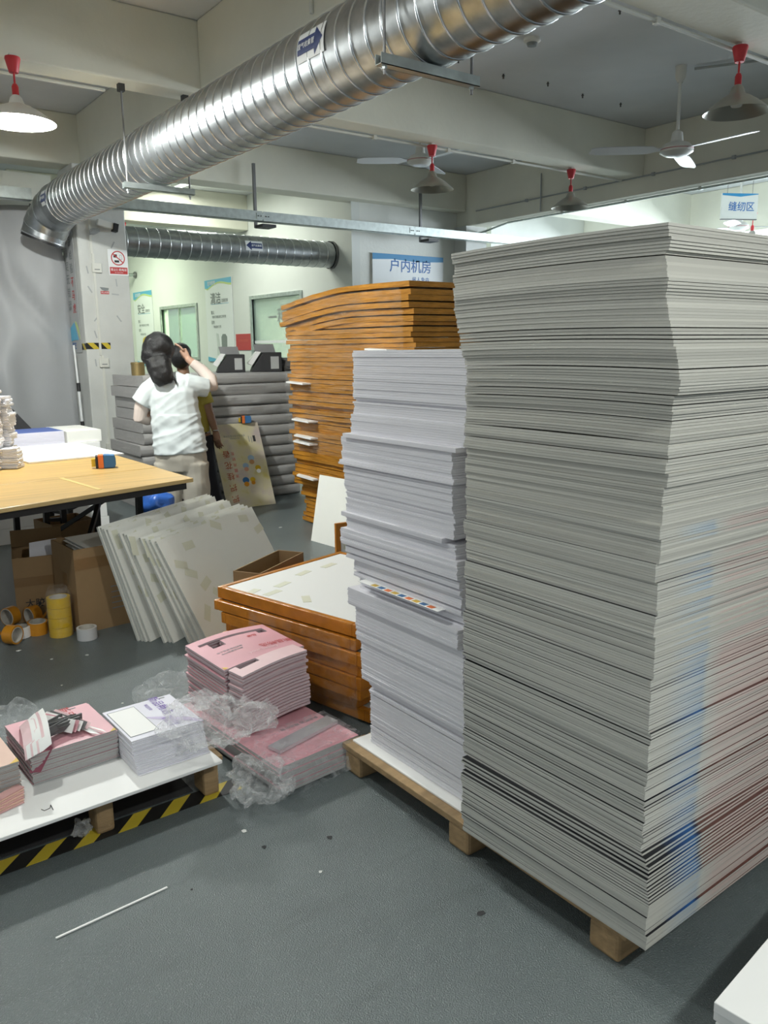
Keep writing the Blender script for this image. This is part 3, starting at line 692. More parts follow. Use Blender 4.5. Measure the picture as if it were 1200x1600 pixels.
# ------------------------------------------------------------------ pallets
def pallet(label, x0, x1, y0, y1, top, deck, nb, blocks_y, blocks_x, along='Y', bw=.09, bx_w=.12):
    t = thing('wooden_pallet', label, 'pallet', (x0, y0, 0))
    w, l = x1-x0, y1-y0
    if along == 'Y':
        k = nb; s = w/k
        for i in range(k): bevel(MB().box(i*s+.006, (i+1)*s-.006, 0, l, top-deck, top).build('deck_plank', 'wood', t), .003)
    else:
        k = nb; s = l/k
        for i in range(k): bevel(MB().box(0, w, i*s+.006, (i+1)*s-.006, top-deck, top).build('deck_plank', 'wood', t), .003)
    for by in blocks_y:
        for bx in blocks_x:
            bevel(MB().box(bx-x0, bx-x0+bx_w, by-y0, by-y0+bw, 0, top-deck).build('block', 'wood', t), .01)
    return t
pallet('wooden pallet under the tall printed board stack and white sheet stack', 1.425, 2.42, 1.0, 2.19, .100, .022, 9, (1.02, 1.545, 2.09), (1.435, 1.85, 2.28))
pallet('low wooden pallet carrying the pink and white card stacks', -.45, 1.03, 2.29, 2.76, .138, .018, 5, (2.31, 2.66), (-.42, .12, .615, .965), 'X', bx_w=.055)

# ------------------------------------------------------------------ tall stack of printed foam boards
OFF = [(.096, 1.421, .943), (.227, 1.402, .924), (.285, 1.420, .948), (.31, 1.440, .962), (.314, 1.444, .978), (.383, 1.446, .982), (.533, 1.437, .972), (.611, 1.435, .970), (.757, 1.440, .975), (.969, 1.446, .982), (1.108, 1.441, .978), (1.184, 1.421, .958), (1.24, 1.411, .947), (1.293, 1.419, .952), (1.337, 1.396, .932), (1.373, 1.385, .92), (1.446, 1.372, .923), (1.494, 1.379, .941), (1.537, 1.373, .947), (1.563, 1.364, .937), (1.611, 1.371, .954), (1.645, 1.362, .94), (1.68, 1.351, .933)]
def off_at(z):
    for a, c in zip(OFF, OFF[1:]):
        if a[0] <= z <= c[0]:
            k = (z-a[0])/(c[0]-a[0]); return (a[1]+k*(c[1]-a[1]), a[2]+k*(c[2]-a[2]))
    return OFF[-1][1:] if z > 1 else OFF[0][1:]
BX, BY, BT = .92, .60, .0056
def bmesh_board(nm, mats, bow):
    n = 6; V = []; F = []; mm = []
    for i in range(n+1):
        s = -1+2*i/n; zz = bow*(1-s*s)
        for x in (-BX/2, BX/2):
            for z in (0, BT): V.append((x, s*BY/2, z+zz))
    for i in range(n):
        a = 4*i; c = a+4
        F += [(a+1, a+3, c+3, c+1), (a, c, c+2, a+2), (a, a+1, c+1, c), (a+2, c+2, c+3, a+3)]; mm += [1, 1, 0, 0]
    F += [(0, 2, 3, 1), (4*n, 4*n+1, 4*n+3, 4*n+2)]; mm += [0, 0]
    return MB().add(V, F, mm).mesh(nm, mats)
plain = bmesh_board('foam_board', ['foam', 'foam'], .0)
bowed = bmesh_board('foam_board', ['foam', 'foam'], .004)
printed = bmesh_board('foam_board', ['foam_print', 'blueprint'], 0)
z = .1005; i = 0; jx = jy = 0
rb = random.Random(3)
while z < 1.668:
    x0, y0 = off_at(z)
    if i % rb.choice((5, 6, 7, 8)) == 0 or rb.random() < .06: jx, jy = rb.uniform(-.004, .004), rb.uniform(-.004, .004)
    top = z > .70+.5*rb.random()
    k = (z-.9)/.77
    me = (bowed if z > 1.25 else plain) if top else printed
    rz = rb.uniform(-.004, .004)+(R(1.1) if z < .312 else 0)
    cx_, cy_ = math.cos(rz)*BX/2-math.sin(rz)*BY/2, math.sin(rz)*BX/2+math.cos(rz)*BY/2
    o = ob('foam_board', me, None, (x0+jx+rb.uniform(-.0007, .0007)+cx_, y0+jy+rb.uniform(-.0007, .0007)+cy_, z), (0, 0, rz))
    last = z+.006 >= 1.668
    if last: tag(o, 'topmost pale foam board on the tallest stack at right', 'foam board', 'foam boards of the tallest stack')
    elif top: tag(o, 'plain pale foam board in the tallest stack, mostly its upper half', 'foam board', 'foam boards of the tallest stack')
    else: tag(o, 'printed foam board with inked edges in the lower half of the tallest stack', 'foam board', 'foam boards of the tallest stack')
    gap = .00035
    q = rb.random()
    if q < .18: gap = .0008
    if q < .07: gap = rb.uniform(.0016, .0030)
    z += BT+gap; i += 1

# ------------------------------------------------------------------ white sheet stack
bs = bevel(MB().box(0, .62, 0, .575, 0, .008).build('base_board', 'card_white', None, (1.462, 1.595, .1005)), .002)
tag(bs, 'white base board lying on the pallet under the white sheet stack', 'board')
SEG = [  # z0, z1, x_left, y_far, y_near, edge
 (.110, .34, 1.50, 2.115, 1.622), (.34, .48, 1.485, 2.14, 1.622), (.48, .60, 1.478, 2.155, 1.62), (.60, .66, 1.462, 2.18, 1.628), (.66, .70, 1.492, 2.15, 1.63), (.70, .76, 1.480, 2.17, 1.632),
 (.76, .80, 1.470, 2.195, 1.63), (.80, .86, 1.462, 2.215, 1.632), (.86, .90, 1.478, 2.20, 1.655), (.90, .915, 1.462, 2.215, 1.70), (.915, .99, 1.478, 2.20, 1.662), (.99, 1.075, 1.472, 2.205, 1.665), (1.075, 1.09, 1.462, 2.215, 1.65),
 (1.09, 1.165, 1.470, 2.212, 1.664), (1.165, 1.178, 1.462, 2.185, 1.64), (1.178, 1.24, 1.482, 2.168, 1.626), (1.24, 1.34, 1.486, 2.165, 1.624), (1.34, 1.44, 1.484, 2.160, 1.622)]
rw = random.Random(11)
def sheet_mesh(L, th, bow):
    n = 6; V = []; F = []
    for i in range(n+1):
        s = i/n; zz = bow*4*s*(1-s)
        for x in (0, .56):
            for q in (0, th): V.append((x, s*L, q+zz))
    for i in range(n):
        a = 4*i; c = a+4; F += [(a+1, a+3, c+3, c+1), (a, c, c+2, a+2), (a, a+1, c+1, c), (a+2, c+2, c+3, a+3)]
    F += [(0, 2, 3, 1), (4*n, 4*n+1, 4*n+3, 4*n+2)]
    return MB().add(V, F).mesh('white_sheet_board', ['sheet_edge'])
cache = {}
for si, (z0, z1, xl, yf, yn) in enumerate(SEG):
    th = .0052 if z0 < .7 else .0066
    tilt = rw.uniform(-.006, .006)
    n = max(1, int((z1-z0)/th)); p = (z1-z0)/n
    for k in range(n):
        L = round(yf-yn, 3); key = (L, round(p, 5))
        if key not in cache: cache[key] = sheet_mesh(L, p-.0004, 0)
        o = ob('white_sheet_board', cache[key], None, (xl+rw.uniform(-.002, .002)+(.012 if rw.random() < .03 else 0), yn+rw.uniform(-.003, .003), z0+k*p), (0, 0, tilt+rw.uniform(-.003, .003)))
        lab = 'white board in the mid-height white stack beside the tallest stack'
        if si == len(SEG)-1 and k == n-1: lab = 'topmost white board on the mid-height white stack'
        tag(o, lab, 'board', 'boards of the mid-height white stack')
# a printed sheet poking out of the white stack
cs = thing('colour_print', 'printed sheet with orange and blue marks poking from the white stack', 'printed sheet', (1.448, 1.70, .7005))
MB().box(0, .10, .0, .40, 0, .0012).build('sheet', 'card_white', cs)
for i in range(9):
    MB().box(.004, .022, .03+i*.035, .055+i*.035, .0012, .0018).build('print_patch', ['plastic_orange', 'plastic_blue', 'tape_yellow'][i % 3], cs)

# ------------------------------------------------------------------ near stack at the lower right corner
nb = random.Random(5)
for k in range(12):
    z = .02+k*.022
    o = bevel(MB().box(0, .7, -.6, 0, 0, .0212).build('thick_white_board', 'card_white', None, (1.222+nb.uniform(-.004, .004)+(-.006 if k == 11 else 0), .66+nb.uniform(-.004, .004), z), (0, 0, R(6)+nb.uniform(-.01, .01))), .002)
    tag(o, 'topmost thick white board in the lower right corner' if k == 11 else 'thick white board in the pile at the lower right corner', 'board', 'thick white boards in the corner pile')
tag(MB().box(0, .6, -.5, 0, 0, .02).build('thick_white_board', 'wood', None, (1.26, .64, 0), (0, 0, R(6))), 'wooden slab under the thick white board pile', 'board')
# ------------------------------------------------------------------ tall wrapped stack of orange frames
ro = random.Random(21)
def orange_mesh(L, Wd, th, seed, droop):
    """flat canvas frame wrapped in orange edging: long edge along Y, edges slightly crumpled"""
    r = random.Random(seed); n = 14; V = []; F = []
    for i in range(n+1):
        s = i/n; zz = -droop*(1.6*max(0, s-.45)*1.1)**1.4-droop*.25*max(0, .3-s)
        a = r.uniform(-.007, .007); q = r.uniform(-.0012, .0012)
        V += [(a, s*L, zz+q), (Wd, s*L, zz), (Wd, s*L, zz+th), (a+r.uniform(-.004, .004), s*L, zz+th+q*.5)]
    for i in range(n):
        p = 4*i; c = p+4; F += [(p, p+1, c+1, c), (p+1, p+2, c+2, c+1), (p+2, p+3, c+3, c+2), (p+3, p, c, c+3)]
    F += [(3, 2, 1, 0), (4*n, 4*n+1, 4*n+2, 4*n+3)]
    mm = [0]*len(F)
    return MB().add(V, F, mm).mesh('wrapped_canvas', ['orange'])
OM = [orange_mesh(1.66, .62, .0315, s, .0) for s in range(5)]
OD = [orange_mesh(1.70, .62, .036, 30+s, .10) for s in range(3)]
z = .012; k = 0
while z < 1.90:
    f = z/1.9
    x = 3.44+.03*f+ro.uniform(-.016, .016); y = 4.21+.14*f+ro.uniform(-.02, .02)
    if z < .30: x += .05; y -= .02
    me = OM[k % 5] if z < 1.62 else OD[k % 3]
    o = ob('wrapped_canvas', me, None, (x, y, z), (0, 0, R(ro.uniform(-.6, .6))))
    p = .0325+ro.choice((0, .001, .002, .006)) if z < 1.35 else (.0325 if z < 1.62 else .037)+ro.choice((.001, .006, .010, .015))
    tag(o, 'topmost orange-edged frame of the tall film-wrapped stack' if z+p >= 1.90 else 'orange-edged frame in the tall film-wrapped stack', 'frame', 'orange frames in the film-wrapped stack')
    z += p; k += 1
for i, (yy, zz) in enumerate(((5.82, 1.16), (5.75, .86), (5.72, .73), (5.74, .68), (5.7, .40), (4.62, .98), (4.7, 1.42))):
    tag(MB().prism([(0, 0), (.10, 0), (.10, .34), (0, .26)], 0, .012).build('corner_card', 'card_white', None, (3.375, yy-.2, zz), (R(2), 0, 0)), 'white card corner sticking out of the orange frame stack', 'card', 'white cards between the orange frames')
# stretch film round it
def wrapfilm():
    ny, nz = 60, 70; V = []
    for i in range(ny+1):
        for j in range(nz+1):
            y = 4.30+1.62*i/ny; z = .62+1.22*j/nz; f = z/1.9
            x = 3.405+.03*f+.020*noise.noise(Vector((y*4, z*17, .3)))+.016*noise.noise(Vector((y*14, z*11, 5)))+.010*noise.noise(Vector((y*22, z*40, 2)))
            V.append((x, y+.17*f-.05, z))
    F = [(i*(nz+1)+j, (i+1)*(nz+1)+j, (i+1)*(nz+1)+j+1, i*(nz+1)+j+1) for i in range(ny) for j in range(nz)]
    tag(MB().add(V, F).build('stretch_film', 'wrap', smooth=12), 'clear shiny stretch film wrapped over the orange frame stack', 'plastic film')
wrapfilm()
# second orange stack behind
z = .012; k = 0
OB = [orange_mesh(.85, .8, .036, 60+s, .0) for s in range(4)]
while z < 1.88:
    o = ob('wrapped_canvas', OB[k % 4], None, (4.35+ro.uniform(-.012, .012), 4.15+ro.uniform(-.015, .015), z), (0, 0, R(ro.uniform(-.6, .6))))
    tag(o, 'orange-edged frame in the second stack behind the wrapped one', 'frame', 'orange frames in the second stack'); z += .0385; k += 1
tag(MB().box(0, .8, 0, .85, 0, .006).build('cover_board', mat('cover_grey', (.35, .36, .36), .5), None, (4.36, 4.16, z), (0, 0, 0)), 'grey cover board on top of the second orange stack', 'board')

# leaning white board and small orange frame
def slab(name, label, cat, bl, u, w, n, a, b, th, m, group=None, me=None):
    """leaning slab: bottom-left bl, unit u along the bottom, top displaced a along n, height b"""
    u = Vector((*u, 0)).normalized(); nn = Vector((*n, 0)).normalized(); v = nn*a+Vector((0, 0, b)); h = v.length
    T = frame_T(bl, u, v.normalized())
    o = ob(name, me or MB().box(0, w, 0, h, -th, 0, 0).mesh(name, m)); o.matrix_world = T
    return tag(o, label, cat, group), h
slab('leaning_board', 'plain white board leaning against the wrapped orange stack', 'board', (3.15, 5.19, 0.001), (.09, -1), .75, (1, .05), .10, .50, .012, 'panel_white')
t = thing('framed_picture', 'small upright orange frame half hidden by the white stack', 'frame', (2.53, 3.9, 0), R(-8))
for q in ((0, .4, .40, .44), (0, .03, 0, .40), (.37, .4, 0, .40), (.03, .37, 0, .03)): MB().box(q[0], q[1], -.02, .0, q[2], q[3]).build('frame_rail', 'orange_flat', t)
MB().box(.03, .37, -.012, -.008, .03, .40).build('canvas', 'card_white', t)
MB().box(.05, .10, -.0135, -.012, .28, .36).build('tape_patch', 'tape', t)

# ------------------------------------------------------------------ grey wrapped stack behind the people
rg = random.Random(4)
def bundle_mesh(w, d, h, seed):
    r = random.Random(seed); n = 22; m = 6; V = []; F = []
    P = [(0, .01), (.018, 0), (h-.018, 0), (h, .01)]
    for i in range(n+1):
        s = i/n
        for zz, yy in P:
            V.append((s*w, yy-.012*math.sin(zz/h*math.pi)+.010*noise.noise(Vector((s*9, zz*22, seed*3.3))), zz+.006*noise.noise(Vector((s*5, seed*2., 1)))))
        V.append((s*w, d, h)); V.append((s*w, d, 0))
    q = 6
    for i in range(n):
        for j in range(q): F.append((i*q+j, (i+1)*q+j, (i+1)*q+(j+1) % q, i*q+(j+1) % q))
    F += [tuple(range(q)), tuple(range(n*q, n*q+q))[::-1]]
    return MB().add(V, F).mesh('wrapped_bundle', 'greywrap', 50)
GM = [bundle_mesh(1.58, .8, .096, s) for s in range(5)]
for k in range(12):
    z = .002+k*.102
    x = 2.60+rg.uniform(-.03, .03)+(-.06 if k in (4, 5) else 0)+(.10 if k > 9 else 0)*0
    o = ob('wrapped_bundle', GM[k % 5], None, (x, 7.06+rg.uniform(-.012, .012), z))
    tag(o, 'topmost grey film-wrapped board bundle, carrying the black machines' if k == 11 else 'grey film-wrapped board bundle behind the two people, %s from the floor' % ('first', 'second', 'third', 'fourth', 'fifth', 'sixth', 'seventh', 'eighth', 'ninth', 'tenth', 'eleventh')[k], 'bundle', 'grey wrapped bundles behind the people')
GZ = .002+12*.102
def machine(label, x, y, rz, sc=1.):
    t = thing('desk_machine', label, 'machine', (x, y, GZ-.006), rz)
    T = Matrix.Diagonal((sc, sc, sc, 1))
    bevel(MB().prism([(0, 0), (.30, 0), (.30, .19), (.12, .19), (.02, .05)], 0, .22, T=T @ frame_T((0, .22, 0), (1,0,0), (0,0,1)) ).build('housing', 'softblack', t), .008)
    MB().box(.19, .27, -.003, -.001, .03, .15, T=T).build('label_plate', mat('plate', (.45, .46, .45), .4), t)
    MB().prism([(.01, .065), (.10, .195), (.06, .20), (-.03, .085)], 0, .18, T=T @ frame_T((0, .2, 0), (1,0,0), (0,0,1))).build('paper_tray', 'card_white', t)
    MB().prism([(.06, .19), (.26, .19), (.24, .27), (.04, .27)], 0, .02, T=T @ frame_T((0, .18, 0), (1,0,0), (0,0,1))).build('rear_tray', mat('tray_grey', (.25, .25, .25), .4), t)
    return t
machine('black desk machine with grey tray on the wrapped stack', 3.78, 7.25, R(-22))
machine('black desk machine partly hidden behind the person in yellow', 3.45, 7.34, R(-22), .92)
t = thing('black_bag', 'dark crumpled bag lying beside the black machines', 'bag', (4.13, 7.3, GZ-.008))
def lump(b, c, r, seed, amp=.35, fr=6.):
    n = 14; m = 22; V = []; F = []
    for i in range(n+1):
        for j in range(m):
            th = math.pi*i/n; ph = 2*math.pi*j/m; d = Vector((math.sin(th)*math.cos(ph), math.sin(th)*math.sin(ph), math.cos(th)))
            q = 1+amp*(noise.noise(d*fr*.35+Vector((seed, 0, 0)))+.5*abs(noise.noise(d*fr+Vector((0, seed, 0)))))
            V.append((c[0]+d.x*r[0]*q, c[1]+d.y*r[1]*q, c[2]+d.z*r[2]*q))
    F = [(i*m+j, i*m+(j+1) % m, (i+1)*m+(j+1) % m, (i+1)*m+j) for i in range(n) for j in range(m)]
    b.add(V, F)
b = MB(); lump(b, (0, 0, .06), (.13, .12, .075), 2.); b.build('bag_body', 'softblack', t, smooth=50)
MB().box(-.16, -.10, -.12, -.04, 0, .03).build('blue_tag', 'blue', t)
t = thing('metal_can', 'brass-coloured metal can behind the woman by the pillar', 'can', (2.68, 7.35, GZ-.008))
MB().lathe([(.001, 0), (.06, 0), (.06, .12), (.055, .12), (.055, .02)], 24).build('can_body', 'brass', t, smooth=40)
MB().lathe([(.062, .1), (.063, .108), (.062, .116)], 24).build('rim', 'brass', t, smooth=40)

# ------------------------------------------------------------------ poster board with the flower print
bu = Vector((1, -.04, 0)).normalized(); bn_ = Vector((.04, 1, 0)).normalized()
PB_BL = (3.19, 6.70, 0.002); va = .33; vb = .75
pb, ph = None, math.hypot(va, vb)
pb = thing('poster_board', 'pale yellow flower poster board standing upside down by the wrapped stack', 'poster')
pb.matrix_world = frame_T(PB_BL, bu, (bn_*va+Vector((0, 0, vb))).normalized())
PWd = .49
def poster_mat():
    m = bpy.data.materials.new('flower_print'); m.use_nodes = True; MATS['flower_print'] = m
    nt = m.node_tree; bb = nt.nodes['Principled BSDF']; tc = nt.nodes.new('ShaderNodeTexCoord')
    n = nt.nodes.new('ShaderNodeTexNoise'); n.inputs['Scale'].default_value = 5; n.inputs['Detail'].default_value = 3; nt.links.new(tc.outputs['Object'], n.inputs['Vector'])
    cr = nt.nodes.new('ShaderNodeValToRGB'); e = cr.color_ramp.elements
    e[0].position = .3; e[0].color = (.50, .42, .40, 1); e[1].position = .72; e[1].color = (.52, .44, .12, 1)
    q = e.new(.45); q.color = (.58, .52, .38, 1); q = e.new(.58); q.color = (.60, .54, .32, 1)
    nt.links.new(n.outputs['Fac'], cr.inputs[0]); nt.links.new(cr.outputs[0], bb.inputs['Base Color']); bb.inputs['Roughness'].default_value = .5
poster_mat()
MB().box(0, PWd, 0, ph, -.006, 0, 0, 1).build('board', ['panel_edge', 'flower_print'], pb)
Z180 = Matrix.Rotation(math.pi, 4, 'Z')
for i, ch in enumerate('香花桂摇摇'):
    text(ch, .075, mat('poster_red', (.40, .10, .05), .6), pb, Matrix.Translation((.10, .53-i*.108, .001)) @ Z180, .003)
for i, ch in enumerate('花好月圆浓'):
    text(ch, .034, 'inkred', pb, Matrix.Translation((.165, .53-i*.055, .001)) @ Z180, .0015)
text('桂子月中落天香云外飘', .022, 'inkgrey', pb, Matrix.Translation((.22, .70, .001)) @ Z180)
text('秋日花香漫游', .016, 'inkgrey', pb, Matrix.Translation((.22, .675, .001)) @ Z180)
MB().box(.405, .43, .63, .69, .0004, .001).build('printed_mark', 'softblack', pb)
for x, y in ((.36, .66), (.385, .65)): MB().box(x, x+.006, y-.03, y+.03, .0004, .001).build('printed_mark', 'inkgrey', pb)
for x, y, m1, m2, s in ((.34, .47, mat('blob_blue', (.28, .40, .52), .6), mat('blob_tan', (.45, .24, .10), .6), 1.), (.27, .40, mat('blob_blue', (.28, .40, .52), .6), mat('blob_pink', (.55, .28, .18), .6), .9), (.24, .26, 'plastic_blue', 'tape_orange', 1.), (.31, .26, 'tape_yellow', 'tape_orange', .8), (.39, .37, 'tape_yellow', 'card_white', .85)):
    n = 16
    MB().prism([(x+.034*s*math.cos(2*math.pi*i/n), y+.03*s*math.sin(2*math.pi*i/n)) for i in range(n)], .0003, .0009).build('printed_flower', m1, pb)
    MB().prism([(x+.026*s*math.cos(2*math.pi*i/n), y-.038*s+.024*s*math.sin(2*math.pi*i/n)) for i in range(n)], .0003, .0011).build('printed_flower', m2, pb)
def dispenser(label, M4, sc=1.):
    t = thing('tape_dispenser', label, 'dispenser'); t.matrix_world = M4 @ Matrix.Diagonal((sc, sc, sc, 1))
    bevel(MB().box(-.035, -.022, -.03, .03, 0, .065).build('black_side', 'black', t), .003)
    bevel(MB().box(-.022, .005, -.032, .032, 0, .07).build('orange_body', 'plastic_orange', t), .003)
    bevel(MB().prism([(.005, 0), (.06, .002), (.066, .02), (.066, .045), (.06, .066), (.005, .07)], 0, .06, T=frame_T((0, .03, 0), (1,0,0), (0,0,1))).build('blue_body', 'plastic_blue', t), .003)
    MB().box(-.055, -.036, -.02, .02, .01, .05).build('yellow_tab', 'tape_yellow', t)
    return t
dispenser('small orange and blue tape dispenser on top of the flower poster', Matrix.Translation(pb.matrix_world @ Vector((.355, ph, 0))) @ Matrix.Rotation(R(-25), 4, 'Z'), 1.0)

# ------------------------------------------------------------------ people
def tubes(b, lst):
    for path, r, *e in lst: b.tube(path, r, 14, ell=(e[0] if e else None))
def hand(b, wrist, d, up, side, s=1., curl=.35):
    """palm, four fingers and a thumb; d points along the fingers, side towards the thumb"""
    d = Vector(d).normalized(); side = Vector(side); side = (side-side.dot(d)*d).normalized(); nrm = d.cross(side)
    w = Vector(wrist); k = w+d*.085*s
    b.tube([w-d*.02, w+d*.03*s, k], [.022*s, .034*s, .036*s], 12, ell=[.018*s, .016*s, .013*s])
    for i, (o, L) in enumerate(((.030, .068), (.011, .078), (-.009, .073), (-.028, .056))):
        p0 = k+side*o*s-d*.015*s; p1 = k+side*o*1.1*s+d*L*.45*s+nrm*curl*.012; p2 = k+side*o*1.15*s+d*L*.8*s+nrm*curl*.035; p3 = k+side*o*1.15*s+d*L*1.0*s+nrm*curl*.055
        b.tube([p0, p1, p2, p3], [.0095*s, .0088*s, .008*s, .006*s], 8)
    t0 = w+d*.03*s+side*.02*s; b.tube([t0, t0+d*.03*s+side*.025*s+nrm*.008, t0+d*.062*s+side*.03*s+nrm*.02*curl], [.012*s, .0105*s, .007*s], 8)
RZP = -YAW
# woman seen from behind: x right, y away from the viewer
wo = thing('person', 'person in white T-shirt and beige trousers seen from behind, hand raised to face', 'person', (2.51, 6.14, 0), RZP)
def wb(b):
    b.ball((-.095, .03, 1.44), (.078, .098, .112), 10)
    b.ball((-.095, .118, 1.425), (.016, .02, .022), 6)            # nose
    for s in (-1, 1): b.ball((-.095+s*.078, .03, 1.435), (.010, .02, .030), 6)
    tubes(b, [([(-.03, 0, 1.22), (-.06, .0, 1.30), (-.085, .02, 1.37)], [.06, .05, .05]),
              ([(.02, 0, .62), (.01, 0, .80), (0, 0, .95), (-.01, 0, 1.10), (-.02, 0, 1.22)], [.165, .155, .14, .155, .12], [.11, .105, .095, .10, .07]),
              ([(-.16, 0, 1.19), (-.225, .0, 1.06), (-.275, .0, .93), (-.20, .13, .93), (-.10, .22, .97)], [.055, .05, .045, .042, .03]),
              ([(.13, .0, 1.19), (.215, .07, 1.17), (.285, .13, 1.17), (.19, .17, 1.29), (.085, .17, 1.375)], [.055, .05, .044, .04, .028]),
              ([(-.07, 0, .66), (-.085, 0, .40), (-.09, .0, .08)], [.10, .07, .045]), ([(.11, 0, .66), (.12, 0, .40), (.13, .0, .08)], [.10, .07, .045]),
              ([(-.09, -.03, .05), (-.10, .08, .035), (-.11, .15, .03)], [.04, .042, .03]), ([(.13, -.03, .05), (.145, .08, .035), (.155, .15, .03)], [.04, .042, .03])])
    hand(b, (.085, .17, 1.375), (-.45, -.0, .9), (0, 0, 1), (-.3, .9, -.1), .95, .6)
    hand(b, (-.10, .22, .97), (.9, .3, .1), (0, 0, 1), (0, 0, 1), .95)
fuse('body', wb, 'skin', wo, .0065, 3)
def shirt_fold(p):
    q = (1-abs(noise.noise(Vector((p.x*3+p.z*2, p.y*2, p.z*15-p.x*9))))*2.2)*.007+noise.noise(Vector((p.x*6-p.z*3, p.y*3, p.z*20+p.x*12)))*.004
    d = Vector((p.x, p.y, 0)); d = d.normalized() if d.length > .01 else Vector((0, 0, 0))
    return p+d*q*(1.4 if p.z < .95 else .7)
def ws(b):
    tubes(b, [([(.025, 0, .640), (.022, 0, .70), (.012, 0, .85), (.0, 0, 1.0), (-.005, 0, 1.12), (-.012, 0, 1.20), (-.03, 0, 1.265)], [.215, .212, .196, .190, .190, .158, .07], [.150, .148, .130, .125, .122, .095, .06]),
              ([(-.10, 0, 1.185), (-.19, .0, 1.13), (-.255, -.01, 1.035)], [.085, .082, .080]),
              ([(.09, 0, 1.185), (.175, .04, 1.165), (.245, .085, 1.145)], [.085, .08, .076])])
fuse('t_shirt', ws, 'tee', wo, .007, 8, shirt_fold)
def wt(b):
    tubes(b, [([(.025, 0, .72), (.025, 0, .60), (.03, 0, .50)], [.19, .205, .19], [.13, .14, .13]),
              ([(-.075, 0, .56), (-.085, 0, .35), (-.09, .0, .07)], [.118, .105, .092]), ([(.125, 0, .56), (.135, 0, .35), (.14, .0, .07)], [.118, .108, .095])])
fuse('trousers', wt, 'trouser', wo, .009, 5, lambda p: p+Vector((noise.noise(p*7)*.012, noise.noise(p*7+Vector((9, 0, 0)))*.012, 0)))
def wsl0(b):
    tubes(b, [([(-.235, -.005, 1.06), (-.262, -.0, .99), (-.280, -.0, .925), (-.245, .06, .905), (-.14, .19, .955)], [.060, .058, .054, .052, .038])])
def wsl1(b):
    tubes(b, [([(.215, .07, 1.165), (.285, .13, 1.165), (.27, .145, 1.21), (.19, .17, 1.29), (.12, .17, 1.345)], [.056, .054, .052, .046, .036])])
fuse('sleeve_cover', wsl0, 'sleeve_beige', wo, .007, 4); fuse('sleeve_cover', wsl1, 'sleeve_beige', wo, .007, 4)
def whr(b):
    b.ball((-.098, .005, 1.462), (.122, .118, .125), 12)
    b.ball((-.11, -.02, 1.40), (.118, .095, .105), 12)
    tubes(b, [([(-.09, -.06, 1.36), (-.065, -.10, 1.29), (-.045, -.11, 1.23), (-.03, -.11, 1.185)], [.098, .092, .085, .055]),
              ([(.0, -.09, 1.28), (.045, -.115, 1.22), (.06, -.12, 1.17)], [.016, .010, .004])])
fuse('hair', whr, 'hair', wo, .008, 3, lambda p: p+Vector((noise.noise(p*22)*.008, noise.noise(p*22+Vector((3, 1, 0)))*.008, noise.noise(Vector((p.x*30, p.y*30, p.z*5)))*.006)))
def wsh(b):
    tubes(b, [([(-.09, -.06, .045), (-.10, .08, .04), (-.112, .17, .035)], [.05, .05, .036]), ([(.13, -.06, .045), (.145, .08, .04), (.158, .17, .035)], [.05, .05, .036])])
fuse('shoes', wsh, 'shoe', wo, .008, 2)
# man half hidden behind her
mo = thing('person', 'person in yellow T-shirt and black trousers standing half hidden beside the flower poster', 'person', (2.93, 6.61, 0), RZP)
def mb(b):
    b.ball((-.135, .02, 1.38), (.076, .095, .112), 10)
    b.ball((-.135-.05, .10, 1.37), (.016, .02, .022), 6)
    for s in (-1, 1): b.ball((-.135+s*.076, .02, 1.375), (.010, .02, .030), 6)
    tubes(b, [([(-.10, 0, 1.16), (-.12, .0, 1.24), (-.13, .01, 1.31)], [.065, .052, .05]),
              ([(-.09, 0, .70), (-.09, 0, .85), (-.09, 0, 1.0), (-.09, 0, 1.12), (-.09, 0, 1.18)], [.13, .13, .14, .14, .1], [.10, .10, .10, .1, .07]),
              ([(.03, 0, 1.13), (.055, -.01, 1.02), (.075, -.01, .925), (.105, .0, .82), (.125, .01, .745)], [.05, .048, .042, .036, .026]),
              ([(-.22, 0, 1.13), (-.26, .05, .98), (-.25, .15, .86), (-.18, .25, .9)], [.05, .045, .04, .028]),
              ([(-.02, 0, .72), (.03, 0, .40), (.09, .0, .07)], [.10, .07, .045]), ([(-.17, 0, .72), (-.18, 0, .40), (-.18, .0, .07)], [.10, .07, .045])])
    hand(b, (.125, .01, .745), (.12, -.02, -1), (0, 0, 1), (-.8, .4, 0), 1., .7)
    hand(b, (-.18, .25, .9), (.7, .5, .3), (0, 0, 1), (0, 0, 1), 1.)
fuse('body', mb, 'skin_dark', mo, .0065, 3)
def ms(b):
    tubes(b, [([(-.075, 0, .735), (-.08, 0, .85), (-.085, 0, 1.0), (-.09, 0, 1.10), (-.10, 0, 1.17), (-.11, 0, 1.21)], [.155, .155, .155, .155, .13, .07], [.12, .12, .115, .115, .09, .06]),
              ([(-.01, 0, 1.13), (.04, .0, 1.05), (.06, 0, .98)], [.075, .072, .070]), ([(-.18, 0, 1.13), (-.24, .02, 1.05)], [.075, .07])])
fuse('t_shirt', ms, 'olive', mo, .009, 5, lambda p: p+Vector((noise.noise(p*9)*.008, noise.noise(p*9+Vector((4, 0, 0)))*.008, 0)))
def mt(b):
    tubes(b, [([(-.09, 0, .80), (-.09, 0, .65)], [.14, .145], [.11, .12]), ([(-.01, 0, .70), (.035, 0, .40), (.095, .0, .06)], [.115, .085, .075]), ([(-.17, 0, .70), (-.185, 0, .40), (-.185, .0, .06)], [.115, .085, .075])])
fuse('trousers', mt, 'navytrouser', mo, .009, 4)
def mh(b):
    b.ball((-.135, .0, 1.42), (.088, .105, .085), 10); b.ball((-.135, -.04, 1.385), (.084, .075, .10), 10)
